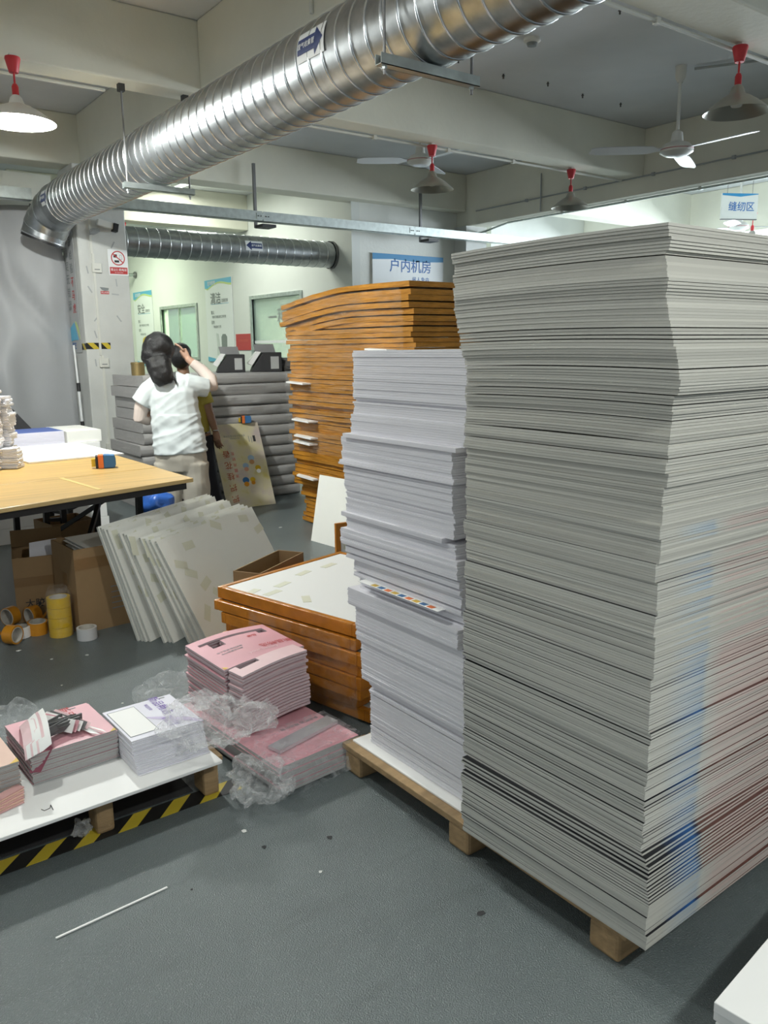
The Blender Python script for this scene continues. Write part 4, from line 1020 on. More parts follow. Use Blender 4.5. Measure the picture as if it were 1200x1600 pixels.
fuse('hair', mh, 'hair', mo, .008, 3)
fuse('shoes', lambda b: tubes(b, [([(.09, -.06, .045), (.10, .08, .04), (.11, .17, .035)], [.05, .05, .036]), ([(-.185, -.06, .045), (-.19, .08, .04), (-.2, .17, .035)], [.05, .05, .036])]), 'black', mo, .008, 2)
MB().lathe([(.031, -.004), (.034, 0), (.031, .004)], 20, T=Matrix.Translation((.122, .008, .755))).build('bracelet', 'galv_rib', mo)
# ------------------------------------------------------------------ work table
tb = thing('work_table', 'large wooden-topped folding work table with black steel legs', 'table', (1.797, 4.19, 0))
NE = Vector((-.9715, -.2369)); TT = .75; th = .022     # near edge direction
FE = Vector((-.9965, -.084))
def tq(u, v):      # u metres left of the right edge, v metres back
    d = NE.lerp(FE, min(1, v/.5)); return (d.x*u, d.y*u+v)
def board_poly(u0, u1, v0, v1, nm, dz=0):
    pts = [tq(u0, v0), tq(u1, v0), tq(u1, v1), tq(u0, v1)]
    pts = pts[::-1]
    bevel(MB().prism(pts, TT-th+dz, TT+dz, 0, 1).build(nm, ['table_edge', 'tabletop'], tb), .003)
board_poly(0, 2.4, 0, .525, 'front_top_board')
board_poly(-.004, 2.4, .53, 1.35, 'middle_top_board', .001)
board_poly(0, 2.4, 1.355, 2.2, 'rear_top_board')
MB().box(-.01, .012, -.27, .27, 0, .001, T=Matrix.Translation((1.245-1.797, 4.42-4.19, TT+.0005)) @ Matrix.Rotation(R(5), 4, 'Z')).build('tape_line', mat('pale_tape', (.66, .50, .18), .4), tb)
def bar(nm, p0, p1, w=.03, parent=tb, m='black'):
    p0, p1 = Vector(p0), Vector(p1); d = (p1-p0); T = Matrix.Translation(p0) @ d.to_track_quat('Z', 'X').to_matrix().to_4x4()
    return MB().box(-w/2, w/2, -w/2, w/2, 0, d.length, T=T).build(nm, m, parent)
a = tq(.02, .04); c = tq(2.35, .04); bar('apron_rail', (a[0]-.02, a[1], .708), (c[0], c[1], .708), .036)
a = tq(.06, .04); c = tq(.06, 2.1); bar('apron_rail', (a[0], a[1], .708), (c[0], c[1], .708), .036)
for u, v in ((.12, .55), (.16, 1.25), (.14, 2.0), (.33, 1.45), (.43, 1.5), (.28, 1.95), (.20, 1.75), (.60, 1.6), (2.1, .4), (2.2, 1.9)):
    p = tq(u, v); q = tq(u+.02, v); bar('leg', (q[0], q[1], .002), (p[0], p[1], .71), .034)
for u0, v0, u1, v1, za, zb in ((.12, .55, .12, 1.25, .12, .12), (.33, 1.45, .43, 1.5, .33, .33), (.33, 1.45, .43, 1.5, .2, .2), (.12, .6, .5, 1.3, .68, .25), (.15, 1.0, .40, .7, .70, .35), (.2, .5, .45, .9, .68, .50), (.28, 1.95, .20, 1.75, .3, .3)):
    p = tq(u0, v0); q = tq(u1, v1); bar('brace', (p[0], p[1], za), (q[0], q[1], zb), .024)

def flat(name, label, cat, x0, x1, y0, y1, z0, z1, m, rz=0, group=None, mt=None):
    cx, cy = (x0+x1)/2, (y0+y1)/2
    o = bevel(MB().box(x0-cx, x1-cx, y0-cy, y1-cy, 0, z1-z0, 0, mt).build(name, m, None, (cx, cy, z0), (0, 0, rz)), .0015)
    return tag(o, label, cat, group)
flat('white_board', 'single large white board lying flat on the work table', 'board', 1.20, 1.82, 5.42, 6.33, .752, .764, 'card_white', R(3))
dispenser('small orange and blue tape dispenser standing on the work table', Matrix.Translation((1.535, 4.92, .752)) @ Matrix.Rotation(R(-18), 4, 'Z'), 1.15)
# floor stack of white boards behind the table, blue-topped stack on it
for k in range(6):
    flat('white_board_bundle', 'topmost white board bundle standing behind the table' if k == 5 else 'white board bundle in the floor stack seen beyond the table legs', 'bundle', .75+.01*(k % 2), 2.06-.012*(k % 3), 6.55, 7.2, .002+k*.122, .122+k*.122, 'card_white', 0, 'white bundles behind the table')
for k in range(4):
    flat('paper_ream', 'blue-faced paper ream on top of the pile behind the table' if k == 3 else 'white paper ream in the blue-topped pile behind the table', 'paper', 1.14, 1.765, 6.56+.003*k, 6.95, .735+k*.0255, .735+k*.0255+.025, ['lilac', mat('ream_blue', (.08, .13, .38), .5)], R(2), 'reams of the blue-topped pile', 1 if k == 3 else 0)
flat('white_board', 'white board lying beside the blue-topped reams', 'board', 1.78, 2.05, 6.57, 7.1, .735, .828, 'panel_white', R(2))
# black case behind
t = thing('black_case', 'black slanted case with white roll by the curtain', 'case', (1.35, 7.3, .0))
MB().prism([(-.6, 0), (.42, 0), (.36, .80), (.22, .98), (.05, 1.06), (-.6, 1.06)], 0, .3, T=frame_T((0, .3, 0), (1,0,0), (0,0,1))).build('case_body', 'softblack', t)
MB().cyl((-.2, -.06, .93), (.14, -.06, .93), .06, n=18).build('white_roll', 'card_white', t, smooth=40)
MB().box(.14, .2, -.02, -.0, .95, .99).build('yellow_label', 'tape_yellow', t)
# tower of folded white paper pieces on the table
rp = random.Random(8)
FP = []
for s in range(4):
    b = MB(); n = 8
    for j in range(3):
        zz = j*.0065; w = .075+.006*random.random()
        b.tube([(-w+.01*math.sin(s+j), -.05, zz+.004), (-w*.3, -.052, zz+.006), (w*.4, -.05, zz+.004), (w, -.048, zz+.006+.003*math.sin(s*2+j))], [.009]*4, 6, ell=[.0036]*4)
        b.box(-w+.004, w-.004, -.05, .06, zz+.001, zz+.0066)
    FP.append(b.mesh('folded_paper', mat('paper_bright', (.82, .81, .83), .6)))
for col, (cx, cy, H) in enumerate(((.985, 5.31, 25), (1.08, 5.42, 21), (.89, 5.23, 26), (1.085, 5.30, 6))):
    for k in range(H):
        tag(ob('folded_paper', FP[rp.randrange(4)], None, (cx+rp.uniform(-.012, .012), cy+rp.uniform(-.012, .012), .7525+k*.0205), (R(rp.uniform(-1, 1)), 0, R(-30+rp.uniform(-9, 9)))), 'folded white paper packet in the tower on the table corner', 'paper', 'folded paper packets on the table')

# ------------------------------------------------------------------ under the table
def carton(label, corner, w, d, h, rz, flaps, fill=None, texts=None, open_top=True):
    t = thing('cardboard_box', label, 'box', (*corner, 0), rz)
    e = .006
    MB().box(0, w, 0, e, 0, h).build('side_panel', ['cardboard'], t); MB().box(0, w, d-e, d, 0, h).build('side_panel', 'cardboard', t)
    MB().box(0, e, e, d-e, 0, h).build('side_panel', 'cardboard', t); MB().box(w-e, w, e, d-e, 0, h).build('side_panel', 'cardboard', t)
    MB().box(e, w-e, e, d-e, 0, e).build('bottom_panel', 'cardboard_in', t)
    for s, L, a in flaps:
        if s == 'L': T = Matrix.Translation((0, 0, h)) @ Matrix.Rotation(R(a), 4, 'Y'); MB().box(0, .005, 0, d, 0, L, T=T).build('flap', 'cardboard', t)
        if s == 'B': T = Matrix.Translation((0, d, h)) @ Matrix.Rotation(R(a), 4, 'X'); MB().box(0, w, -.005, 0, 0, L, T=T).build('flap', 'cardboard', t)
        if s == 'F': T = Matrix.Translation((0, 0, h)) @ Matrix.Rotation(R(a), 4, 'X'); MB().box(0, w, 0, .005, 0, L, T=T).build('flap', 'cardboard', t)
    return t
c2 = carton('taller open cardboard box under the table, holding white paper', (1.115, 4.17), .30, .33, .45, R(4), ())
MB().box(-.001, .301, -.0015, 0, .34, .40).build('packing_tape', 'brown_tape', c2)
MB().box(-.0015, 0, .13, .19, 0, .30).build('packing_tape', 'brown_tape', c2)
for i in range(5): MB().box(.18, .27, -.0012, -.0004, .10+i*.03, .105+i*.03).build('printed_line', 'inkgrey', c2)
for k in range(5): tag(MB().box(-.11, .11, -.13, .13, 0, .003).build('loose_paper', 'card_white', None, (1.275+rp.uniform(-.01, .01), 4.35, .40+k*.012), (R(3), R(-4+k), R(rp.uniform(-8, 8)))), 'white sheet lying in the taller open cardboard box', 'paper', 'sheets in the open box')
c1 = carton('shorter dark cardboard box in the table shadow with a paper flap', (.90, 4.56), .27, .28, .36, R(-12), (('B', .1, -30),))
MB().box(.0, .27, -.0015, 0, .20, .25).build('packing_tape', 'brown_tape', c1)
text('大胶带', .05, 'softblack', c1, frame_T((.12, -.002, .10), (1,0,0), (0,0,1)), .001)
tag(MB().prism([(0, 0), (.16, .01), (.15, .13), (.01, .12)], 0, .002, T=frame_T((0, 0, 0), (1,0,0), (0,.35,.94))).build('loose_paper', 'sheet', None, (1.0, 4.62, .30), (0, 0, R(-10))), 'white paper standing out of the shorter cardboard box', 'paper')
carton('brown cardboard box deep under the table', (1.35, 5.5), .3, .3, .32, R(8), ())
b = MB(); lump(b, (0, 0, .10), (.11, .10, .10), 5.); tag(b.build('blue_bag', mat('bag_blue', (.03, .12, .45), .35), None, (2.02, 5.35, .3), smooth=50), 'blue plastic bag beneath the table beside the trousers', 'bag')
tag(bevel(MB().box(-.16, .16, -.14, .14, 0, .31).build('storage_crate', mat('darkbrown', (.06, .04, .03), .7), None, (2.0, 5.35, 0)), .01), 'dark crate under the table holding a blue bag', 'crate')
t = thing('steel_flask', 'dark steel cylinder standing under the table legs', 'cylinder', (1.33, 5.25, 0))
MB().lathe([(.001, 0), (.045, 0), (.045, .22), (.03, .25), (.001, .25)], 20).build('cylinder_body', 'darkmetal', t, smooth=40)

# tape rolls
def roll(label, loc, rot, r, ri, w, m, n=32, cat='tape roll'):
    t = thing('tape_roll', label, cat, loc, 0, 'tape rolls on the floor', rot)
    MB().lathe([(ri+.004, -w/2), (r, -w/2), (r, w/2), (ri+.004, w/2), (ri+.004, -w/2)], n).build('tape_winding', m, t, smooth=40)
    MB().lathe([(ri, -w/2-.001), (ri+.004, -w/2-.001), (ri+.004, w/2+.001), (ri, w/2+.001), (ri, -w/2-.001)], n).build('cardboard_core', 'tape_core', t, smooth=40)
    return t
roll('white tape roll standing alone beside the yellow rolls', (1.125, 4.085, .031), (0, 0, 0), .05, .038, .06, mat('tape_white', (.60, .60, .60), .35))
roll('orange tape roll lying on its side at the picture edge', (.805, 4.245, .0485), (R(90), 0, R(38)), .048, .036, .055, 'tape_orange')
roll('cream tape roll between two orange rolls', (.862, 4.32, .03), (0, 0, 0), .045, .036, .055, 'card_white')
roll('orange tape roll standing flat beside the bagged yellow rolls', (.945, 4.325, .034), (R(4), 0, 0), .05, .038, .065, 'tape_orange')
roll('orange tape roll on edge before the shorter box', (.865, 4.56, .05), (R(90), 0, R(-60)), .05, .042, .05, 'tape_orange')
roll('orange tape roll on edge with its end peeling upward', (.965, 4.50, .05), (R(90), 0, R(-70)), .05, .040, .05, 'tape_orange')
tag(MB().add([(0, 0, 0), (.05, .01, .02), (.09, .02, .06), (.11, .02, .11), (0, .03, .0), (.05, .045, .02), (.09, .05, .06), (.11, .05, .11)], [(0, 1, 5, 4), (1, 2, 6, 5), (2, 3, 7, 6)]).build('tape_tail', 'tape_orange', None, (.95, 4.42, .02), smooth=60), 'loose orange tape tail curling up from a roll', 'tape')
tag(MB().add([(0, 0, 0), (.06, .01, .01), (.10, .03, .03), (0, .04, .0), (.06, .05, .012), (.10, .06, .035)], [(0, 1, 4, 3), (1, 2, 5, 4)]).build('tape_tail', 'tape_orange', None, (.72, 4.25, .05), smooth=60), 'short orange tape tail of the nearest orange roll', 'tape')
for k in range(4):
    roll('yellow tape roll in the plastic-wrapped upright column, number %s from the floor' % ('one', 'two', 'three', 'four')[k], (1.035, 4.225, .026+k*.052), (0, 0, k*.7), .058, .04, .0505, 'tape_yellow')
b = MB(); Vv = []
n = 36; hs = [.003, .03, .052, .058, .1, .16, .205, .225, .25, .262]
for j, z in enumerate(hs):
    for i in range(n):
        a = 2*math.pi*i/n; r = (.064 if z < .21 else .064-.4*(z-.21))+.006*noise.noise(Vector((math.cos(a)*3, math.sin(a)*3, z*40)))-(.003 if j in (2, 3) else 0)
        Vv.append((r*math.cos(a), r*math.sin(a)*.95, z+.010*noise.noise(Vector((math.cos(a)*2, math.sin(a)*2, 9)))*(j > 6)))
b.add(Vv, [(j*n+i, j*n+(i+1) % n, (j+1)*n+(i+1) % n, (j+1)*n+i) for j in range(len(hs)-1) for i in range(n)])
tag(b.build('plastic_sleeve', 'sleeve', None, (1.035, 4.225, 0), smooth=40), 'clear plastic sleeve round the column of yellow tape rolls', 'plastic film')

# ------------------------------------------------------------------ leaning white panels
an = R(32.2); U = Vector((math.cos(an), math.sin(an))); N = Vector((-U.y, U.x))
b0 = Vector((1.310, 3.873)); b1 = Vector((1.585, 3.621))
POS = [0, .06, .12, .18, .40, .46, .52, .74, .81, .90, 1.0]
LBL = ['rearmost', 'second rear', 'third rear', 'fourth rear', 'fifth rear', 'middle', 'fifth front', 'fourth front', 'third front', 'second front', 'frontmost']
rl = random.Random(2)
for k, f in enumerate(POS):
    p = b0.lerp(b1, f); a = .20+(.08)*f; bh = .58-.073*f; w = .98-.04*f
    if k == len(POS)-1: a, bh, w = .279, .507, .94
    else: p = p+U*rl.uniform(-.008, .012)
    v = Vector((N.x*a, N.y*a, bh)); h = v.length; T = frame_T((p.x, p.y, .001), (U.x, U.y, 0), v)
    t = thing('leaning_display_board', '%s white panel with yellowed tape in the leaning row' % LBL[k], 'panel', group='white panels leaning in a row')
    t.matrix_world = T
    MB().box(0, w, 0, h, -.011, 0, 0, 1).build('panel_board', ['panel_edge', 'panel_white'], t)
    MB().box(.0, w, h-.012, h, -.011, .0005).build('top_edge_strip', 'panel_white', t)
    for i in range(0 if k == 10 else 8):
        if i < 5: x, y = .06+i*.2+rl.uniform(-.05, .05), h-.055+rl.uniform(-.01, .005); sx, sy = .022, .05
        else: x, y = .06+rl.uniform(-.02, .05), h-.13-(i-5)*.10+rl.uniform(-.03, .03); sx, sy = .045, .022
        MB().box(-sx, sx, -sy, sy, 0, .0006, T=Matrix.Translation((min(x, w-.06), y, .0002)) @ Matrix.Rotation(rl.uniform(-.4, .4), 4, 'Z')).build('tape_patch', 'tape', t)
    if k == 10:
        for x, y in ((.09, .42), (.13, .36), (.22, .50), (.52, .55), (.80, .53), (.20, .28), (.10, .14), (.9, .44), (.33, .10), (.26, .20)):
            MB().box(-.045, .045, -.022, .022, 0, .0006, T=Matrix.Translation((x, y, .0002)) @ Matrix.Rotation(rl.uniform(-1, 1), 4, 'Z')).build('tape_patch', 'tape', t)

# ------------------------------------------------------------------ open carton and near stack of orange frames
carton('open cardboard box behind the near orange frames', (1.737, 3.336), .44, .15, .40, R(31), ())
FA = R(13); rf = random.Random(9)
def near_frame(label, x, y, z, rz, w, d, th, top=False, skirt=False):
    t = thing('orange_framed_board', label, 'frame', (x, y, z), rz, 'near stack of orange-framed boards')
    e = .028
    for bx in ((0, w, 0, e), (0, w, d-e, d), (0, e, e, d-e), (w-e, w, e, d-e)):
        bevel(MB().box(bx[0], bx[1], bx[2], bx[3], 0, th).build('frame_rail', 'orange_flat', t), .004)
    MB().box(e, w-e, e, d-e, th*.25, th-.004).build('backing_board', 'card_white' if top else 'panel_edge', t)
    if top:
        for px, py, a in ((.10, .58, .1), (.22, .64, .2), (.42, .70, .2), (.13, .40, .9), (.28, .20, .9), (.6, .70, .1), (.05, .66, .3), (.5, .12, .9)):
            MB().box(-.045, .045, -.018, .018, 0, .001, T=Matrix.Translation((px*.95, py, th-.004)) @ Matrix.Rotation(a, 4, 'Z')).build('tape_patch', 'tape', t)
    return t
# corner nearest the viewer at (1.66, 2.43), left corner (1.54, 3.24)
o0 = Vector((1.662, 2.42))
ZS = [(.012, .05), (.063, .045), (.110, .045), (.157, .05), (.209, .045), (.256, .05), (.310, .045), (.360, .052)]
OFFS = [(.03, -.03, -1), (.01, .02, 1), (-.005, -.02, .5), (-.01, -.03, -.5), (.0, -.035, -1.), (-.012, -.045, 0), (-.01, .0, 1.0), (0, .0, .2)]
NL = ['bottom', 'second lowest', 'third lowest', 'fourth lowest', 'fifth lowest', 'third from top', 'second from top', 'top']
for k, ((z, th), (dx, dy, da)) in enumerate(zip(ZS, OFFS)):
    near_frame('%s orange-framed white board in the stack behind the pink cards' % NL[k] if k < 7 else 'top orange-framed white board with tape patches behind the pink cards', o0.x+dx, o0.y+dy, z, FA+R(da), .80, .84, th, k == 7)
def side_film():
    V = []; nu, nv = 50, 24; d = Vector((-math.sin(FA), math.cos(FA), 0)); o_ = Vector((math.cos(FA), math.sin(FA), 0))
    for i in range(nu+1):
        for j in range(nv+1):
            u, w = i/nu, j/nv; p = Vector((o0.x, o0.y, 0))+d*(-.02+u*.62)-o_*(.030+.010*noise.noise(Vector((u*9, w*7, 2)))); V.append((p.x, p.y, .03+w*.33+.004*math.sin(u*9)))
    F = [(i*(nv+1)+j, (i+1)*(nv+1)+j, (i+1)*(nv+1)+j+1, i*(nv+1)+j+1) for i in range(nu) for j in range(nv)]
    tag(MB().add(V, F).build('film_strip', 'sleeve', smooth=30), 'clear film clinging to the side of the near orange frames', 'plastic film')
side_film()
# ------------------------------------------------------------------ pink die-cut cards
def cells(xs, ys, hole, h, bend, mats):
    """die-cut card: grid of cells with holes, bent by bend(x, y)"""
    b = MB(); nx, ny = len(xs)-1, len(ys)-1; idx = {}
    def vid(i, j, k):
        q = (i, j, k)
        if q not in idx: idx[q] = len(b.v); b.v.append((xs[i], ys[j], k*h+bend(xs[i], ys[j])))
        return idx[q]
    full = lambda i, j: 0 <= i < nx and 0 <= j < ny and not hole((xs[i]+xs[i+1])/2, (ys[j]+ys[j+1])/2)
    for i in range(nx):
        for j in range(ny):
            if not full(i, j): continue
            b.f.append((vid(i,j,1), vid(i+1,j,1), vid(i+1,j+1,1), vid(i,j+1,1))); b.m.append(1)
            b.f.append((vid(i,j,0), vid(i,j+1,0), vid(i+1,j+1,0), vid(i+1,j,0))); b.m.append(2)
            for di, dj, a, c in ((0,-1,(i,j),(i+1,j)), (1,0,(i+1,j),(i+1,j+1)), (0,1,(i+1,j+1),(i,j+1)), (-1,0,(i,j+1),(i,j))):
                if not full(i+di, j+dj): b.f.append((vid(*a,0), vid(*c,0), vid(*c,1), vid(*a,1))); b.m.append(0)
    return b
CW, CD, CH = .345, .295, .0085
xs = [0, .03, .06, .09, .115, .15, .18, .20, .23, .26, .275, .30, .315, .345]; ys = [0, .04, .08, .12, .15, .185, .21, .235, .255, .275, .295]
def holeP(x, y): return (.03 < x < .315 and .235 < y < .255) or (.06 < x < .115 and .185 < y < .255) or (.275 < x < .315 and .21 < y < .255)
def bendP(x, y): return .016*math.sin(min(1, x/.20)*math.pi/2)-.012*(x/.345)**3-.010*(1-y/.295)
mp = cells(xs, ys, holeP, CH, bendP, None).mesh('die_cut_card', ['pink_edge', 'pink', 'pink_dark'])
xs2 = [0, .03, .06, .115, .16, .20, .24, .29]; ys2 = [0, .03, .055, .085]
def holeQ(x, y): return .03 < x < .115 and y > .055
def bendQ(x, y): return .020*math.sin(x/.29*math.pi*.62)
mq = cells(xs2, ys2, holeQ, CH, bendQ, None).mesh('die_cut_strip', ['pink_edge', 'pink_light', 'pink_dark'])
rk = random.Random(12)
z0 = .108
P_Z = []
for k in range(19):
    z = z0+k*.0123
    o = ob('die_cut_card', mp, None, (1.163+rk.uniform(-.004, .004)-.006*(k/19), 2.535+rk.uniform(-.004, .004)-.012*(k/19), z), (0, 0, R(4+rk.uniform(-.6, .6))))
    tag(o, 'topmost pink die-cut card with printed lettering on the tall pink pile' if k == 18 else 'pink die-cut card in the tall pink pile', 'card', 'pink die-cut cards in the tall pile'); topP = o
def on_card(body, size, m, x, y, rz, bold=.0006, host=None, bend=bendP):
    host = host or topP
    me = text_mesh(body, size, m, bold); c, s = math.cos(rz), math.sin(rz)
    for v in me.vertices:
        X = x+c*v.co.x-s*v.co.y; Y = y+s*v.co.x+c*v.co.y; v.co = (X, Y, CH+bend(X, Y)+.0012)
    return ob('lettering', me, host)
on_card('新品畅选', .036, 'inkred', .275, .09, R(180)+.05, 0.)
on_card('精选好物 新品上市', .013, 'inkgrey', .10, .135, R(180)); on_card('限时优惠进行中', .013, 'inkgrey', .10, .115, R(180))
on_card('品鉴', .022, 'inkred', .235, .20, R(180), .001); on_card('your beauty', .026, 'pink_light', .20, .055, R(0))
MB().prism([(.0, .0), (.03, .0), (.0, .02)], CH+bendP(.01, .01)+.0005, CH+bendP(.01, .01)+.0012, T=Matrix.Translation((.004, .004, 0))).build('yellow_corner', 'tape_yellow', topP)
for k in range(18):
    z = z0+k*.0123+.002
    o = ob('die_cut_strip', mq, None, (1.185+rk.uniform(-.003, .003)+(.004 if k < 10 else -.006), 2.430+rk.uniform(-.003, .003), z), (0, 0, R(8+rk.uniform(-.8, .8))))
    tag(o, 'topmost pink notched strip in front of the tall pink pile' if k == 17 else 'pink notched strip stacked in front of the tall pink pile', 'card', 'pink notched strips')
# bagged bundle of pink cards on the floor
bd = thing('card_bundle', 'plastic-wrapped bundle of pink cards on the floor before the tall pile', 'bundle', (1.165, 2.165, 0), R(5))
for k in range(8):
    MB().box(rk.uniform(-.006, .006), .342+rk.uniform(-.006, .006), rk.uniform(-.008, .004)+(.03 if k == 7 else 0)*0, .66, .006+k*.0118, .006+k*.0118+.011, 0, 1).build('bundled_card', ['grey_paper', 'pink'], bd)
text('新品畅选 精选好物', .02, 'inkgrey', bd, Matrix.Translation((.24, .22, .1012)) @ Matrix.Rotation(R(180), 4, 'Z'), .0004)
tag(MB().box(0, .29, 0, .058, 0, .012).build('silver_strip', mat('silver', (.58, .58, .60), .25, .4), None, (1.215, 2.245, .1025), (0, 0, R(14))), 'shiny clear strip lying on the wrapped pink bundle', 'strip')
def sheetfilm(name, label, P, nu, nv, amp, seed, m, fr=9.):
    """crumpled film: bilinear patch of 4 corner points displaced by sharp noise"""
    A, B_, C_, D_ = [Vector(p) for p in P]; V = []
    for i in range(nu+1):
        for j in range(nv+1):
            u, w = i/nu, j/nv; p = A*(1-u)*(1-w)+B_*u*(1-w)+C_*u*w+D_*(1-u)*w
            q = Vector((noise.noise(p*fr+Vector((seed, 0, 0))), noise.noise(p*fr+Vector((0, seed, 0))), noise.noise(p*fr+Vector((0, 0, seed)))+.8*abs(noise.noise(p*fr*2.2))))
            V.append(p+q*amp)
    V = [(p.x, p.y, max(p.z, .002)) for p in V]
    F = [(i*(nv+1)+j, (i+1)*(nv+1)+j, (i+1)*(nv+1)+j+1, i*(nv+1)+j+1) for i in range(nu) for j in range(nv)]
    return tag(MB().add(V, F).build(name, m, smooth=28), label, 'plastic film')
sheetfilm('plastic_wrap', 'clear wrap clinging over the front of the pink bundle', ((1.13, 2.15, .10), (1.53, 2.18, .108), (1.53, 2.150, .01), (1.13, 2.12, .01)), 40, 16, .012, 3., 'bag_thin', 14)
sheetfilm('plastic_wrap', 'clear wrap lying over the top of the pink bundle', ((1.14, 2.16, .112), (1.51, 2.19, .112), (1.50, 2.42, .112), (1.12, 2.40, .112)), 40, 30, .005, 8., 'bag_thin', 9)
def crumple(name, label, c, r, seed, amp, fr, m, n=30, floor_z=.002):
    """loose film bag: a lumpy shell broken into creased facets"""
    V = []; k = n*2; sv = Vector((seed, seed*.7, -seed))
    for i in range(n+1):
        for j in range(k):
            th = math.pi*i/n; ph = 2*math.pi*j/k; d = Vector((math.sin(th)*math.cos(ph), math.sin(th)*math.sin(ph), math.cos(th)))
            f, _ = noise.voronoi(d*fr+sv); g, _ = noise.voronoi(d*fr*2.3-sv)
            q = 1+amp*.9*noise.noise(d*1.3+sv)-amp*.75*f[0]-amp*.16*g[0]
            p = Vector((d.x*r[0]*q, d.y*r[1]*q, d.z*r[2]*q)); s_ = p*14+sv
            def rg(w): return 1-2.6*abs(noise.noise(w))
            p += Vector((rg(s_+Vector((5, 0, 0))), rg(s_+Vector((0, 7, 0))), rg(s_+Vector((0, 0, 3)))*.8))*.020*min(1, r[0]/.12)
            V.append((p.x, p.y, max(p.z, floor_z-c[2]+.003*noise.noise(p*60))))
    F = [(i*k+j, i*k+(j+1) % k, (i+1)*k+(j+1) % k, (i+1)*k+j) for i in range(n) for j in range(k)]
    return tag(MB().add(V, F).build(name, m, None, c, smooth=14), label, 'plastic bag')
crumple('plastic_bag', 'large crumpled clear plastic bag on the pallet corner before the pink pile', (1.03, 2.335, .235), (.235, .15, .125), 1.3, .6, 1.9, 'bag', floor_z=.158)
crumple('plastic_bag', 'twisted clear plastic tail lying on the floor left of the bundle', (1.115, 2.20, .055), (.14, .125, .09), 6.1, .6, 2.2, 'bag')
crumple('plastic_bag', 'clear plastic bag on the floor behind the white card stack', (1.13, 2.93, .08), (.20, .15, .105), 9.4, .5, 1.8, 'bag_thin')
crumple('plastic_bag', 'crumpled grey-blue plastic bag behind the peach cards', (.50, 2.90, .10), (.15, .12, .14), 4.2, .5, 2., 'bag_thin')
crumple('plastic_bag', 'small crumpled plastic scrap under the low pallet', (.575, 2.335, .03), (.035, .03, .032), 2.2, .5, 3., 'bag', 16)
# ------------------------------------------------------------------ low pallet with its white board and card stacks
PZ = .150
cb = tag(bevel(MB().box(-1.5, 0, 0, .50, 0, .011).build('white_cover_board', 'card_white', None, (1.005, 2.245, .1385), (0, 0, R(1.6))), .002), 'white board with a small pen mark covering the low pallet', 'board')
MB().tube([(-.54, .075, .0115), (-.535, .062, .0115), (-.518, .066, .0115), (-.512, .082, .0115), (-.514, .05, .0115)], .0012, 5).build('pen_mark', 'softblack', cb)
tag(MB().box(-1.2, .76, 0, .075, 0, .001).build('floor_tape', 'hazard', None, (.33, 2.285, .0005)), 'black and yellow hazard tape on the floor under the low pallet', 'tape')
tag(MB().box(-.9, .45, 0, .42, 0, .002).build('pallet_shade_sheet', 'softblack', None, (.5, 2.37, .001)), 'black sheet painting in the shade beneath the low pallet', 'painted shade')  # black sheet stands in for the darkness under the pallet
rc = random.Random(14)
def card_stack(n, x0, y0, w, d, z, p, rz, mats, lab, labtop, group, name, hole=None, slide=None):
    objs = []
    me = MB().box(0, w, 0, d, 0, p-.0004, 0, 1).mesh(name, mats)
    for k in range(n):
        sx, sy = slide(k/n) if slide else (0, 0)
        o = ob(name, me, None, (x0+sx+rc.uniform(-.0022, .0022), y0+sy+rc.uniform(-.0022, .0022), z+k*p), (0, 0, rz+R(rc.uniform(-.5, .5))))
        tag(o, labtop if k == n-1 else lab, 'card', group); objs.append(o)
    return objs
# pink stack
pk = card_stack(24, .478, 2.452, .268, .268, PZ+.0005, .0041, R(3), ['grey_paper', 'pink'], 'pink printed card in the stack with torn papers on top', 'topmost pink card under the torn papers', 'pink cards on the low pallet', 'printed_card')
ptop = pk[-1]
text('新品畅选', .042, 'inkred', ptop, Matrix.Translation((.185, .195, .0045)) @ Matrix.Rotation(R(-90), 4, 'Z'), .0002)
text('精选好物', .015, 'inkred', ptop, Matrix.Translation((.145, .205, .0045)) @ Matrix.Rotation(R(-90), 4, 'Z'))
MB().box(.20, .225, .25, .256, .004, .0045).build('printed_mark', 'inkgrey', ptop)
MB().prism([(.248, 0), (.268, 0), (.268, .02)], .0041, .0048).build('yellow_corner', 'tape_yellow', ptop)
text('beauty', .02, 'pink_light', ptop, Matrix.Translation((.20, .07, .0045)) @ Matrix.Rotation(R(-80), 4, 'Z'))
# torn papers piled on it
tz = PZ+24*.0041+.002
tp = thing('torn_paper_pile', 'bent torn white and pink sheets lying on the pink stack', 'paper', (.525, 2.50, tz), R(0))
for k in range(9):
    dx = k*.006
    V = []; n = 8
    for i in range(n+1):
        s = i/n; w = .028+.004*math.sin(k)
        x = -.03+dx-.04*s; y = .17-.26*s; z = .004+.0035*k+.05*math.sin(s*math.pi*.75)*(1-.05*k)-(.03*(s > .8)*(s-.8)*5)
        V += [(x, y, z), (x+w, y+.01, z+.012)]
    MB().add(V, [(2*i, 2*i+1, 2*i+3, 2*i+2) for i in range(n)]).build('torn_strip', 'card_white' if k % 3 else 'pink_light', tp, smooth=50)
for k in range(16):
    a = -40+k*6; L = .05+.012*(k % 3); x = .045+.006*(k % 5); y = .03+.012*(k//5)
    MB().box(-L, L, -.003, .003, 0, .022, T=Matrix.Translation((x, y, .012+.004*(k % 4))) @ Matrix.Rotation(R(18+rc.uniform(-14, 14)), 4, 'Z') @ Matrix.Rotation(R(rc.uniform(-30, 30)), 4, 'X')).build('grey_fold', mat('fold_grey', (.11, .11, .11), .6), tp)
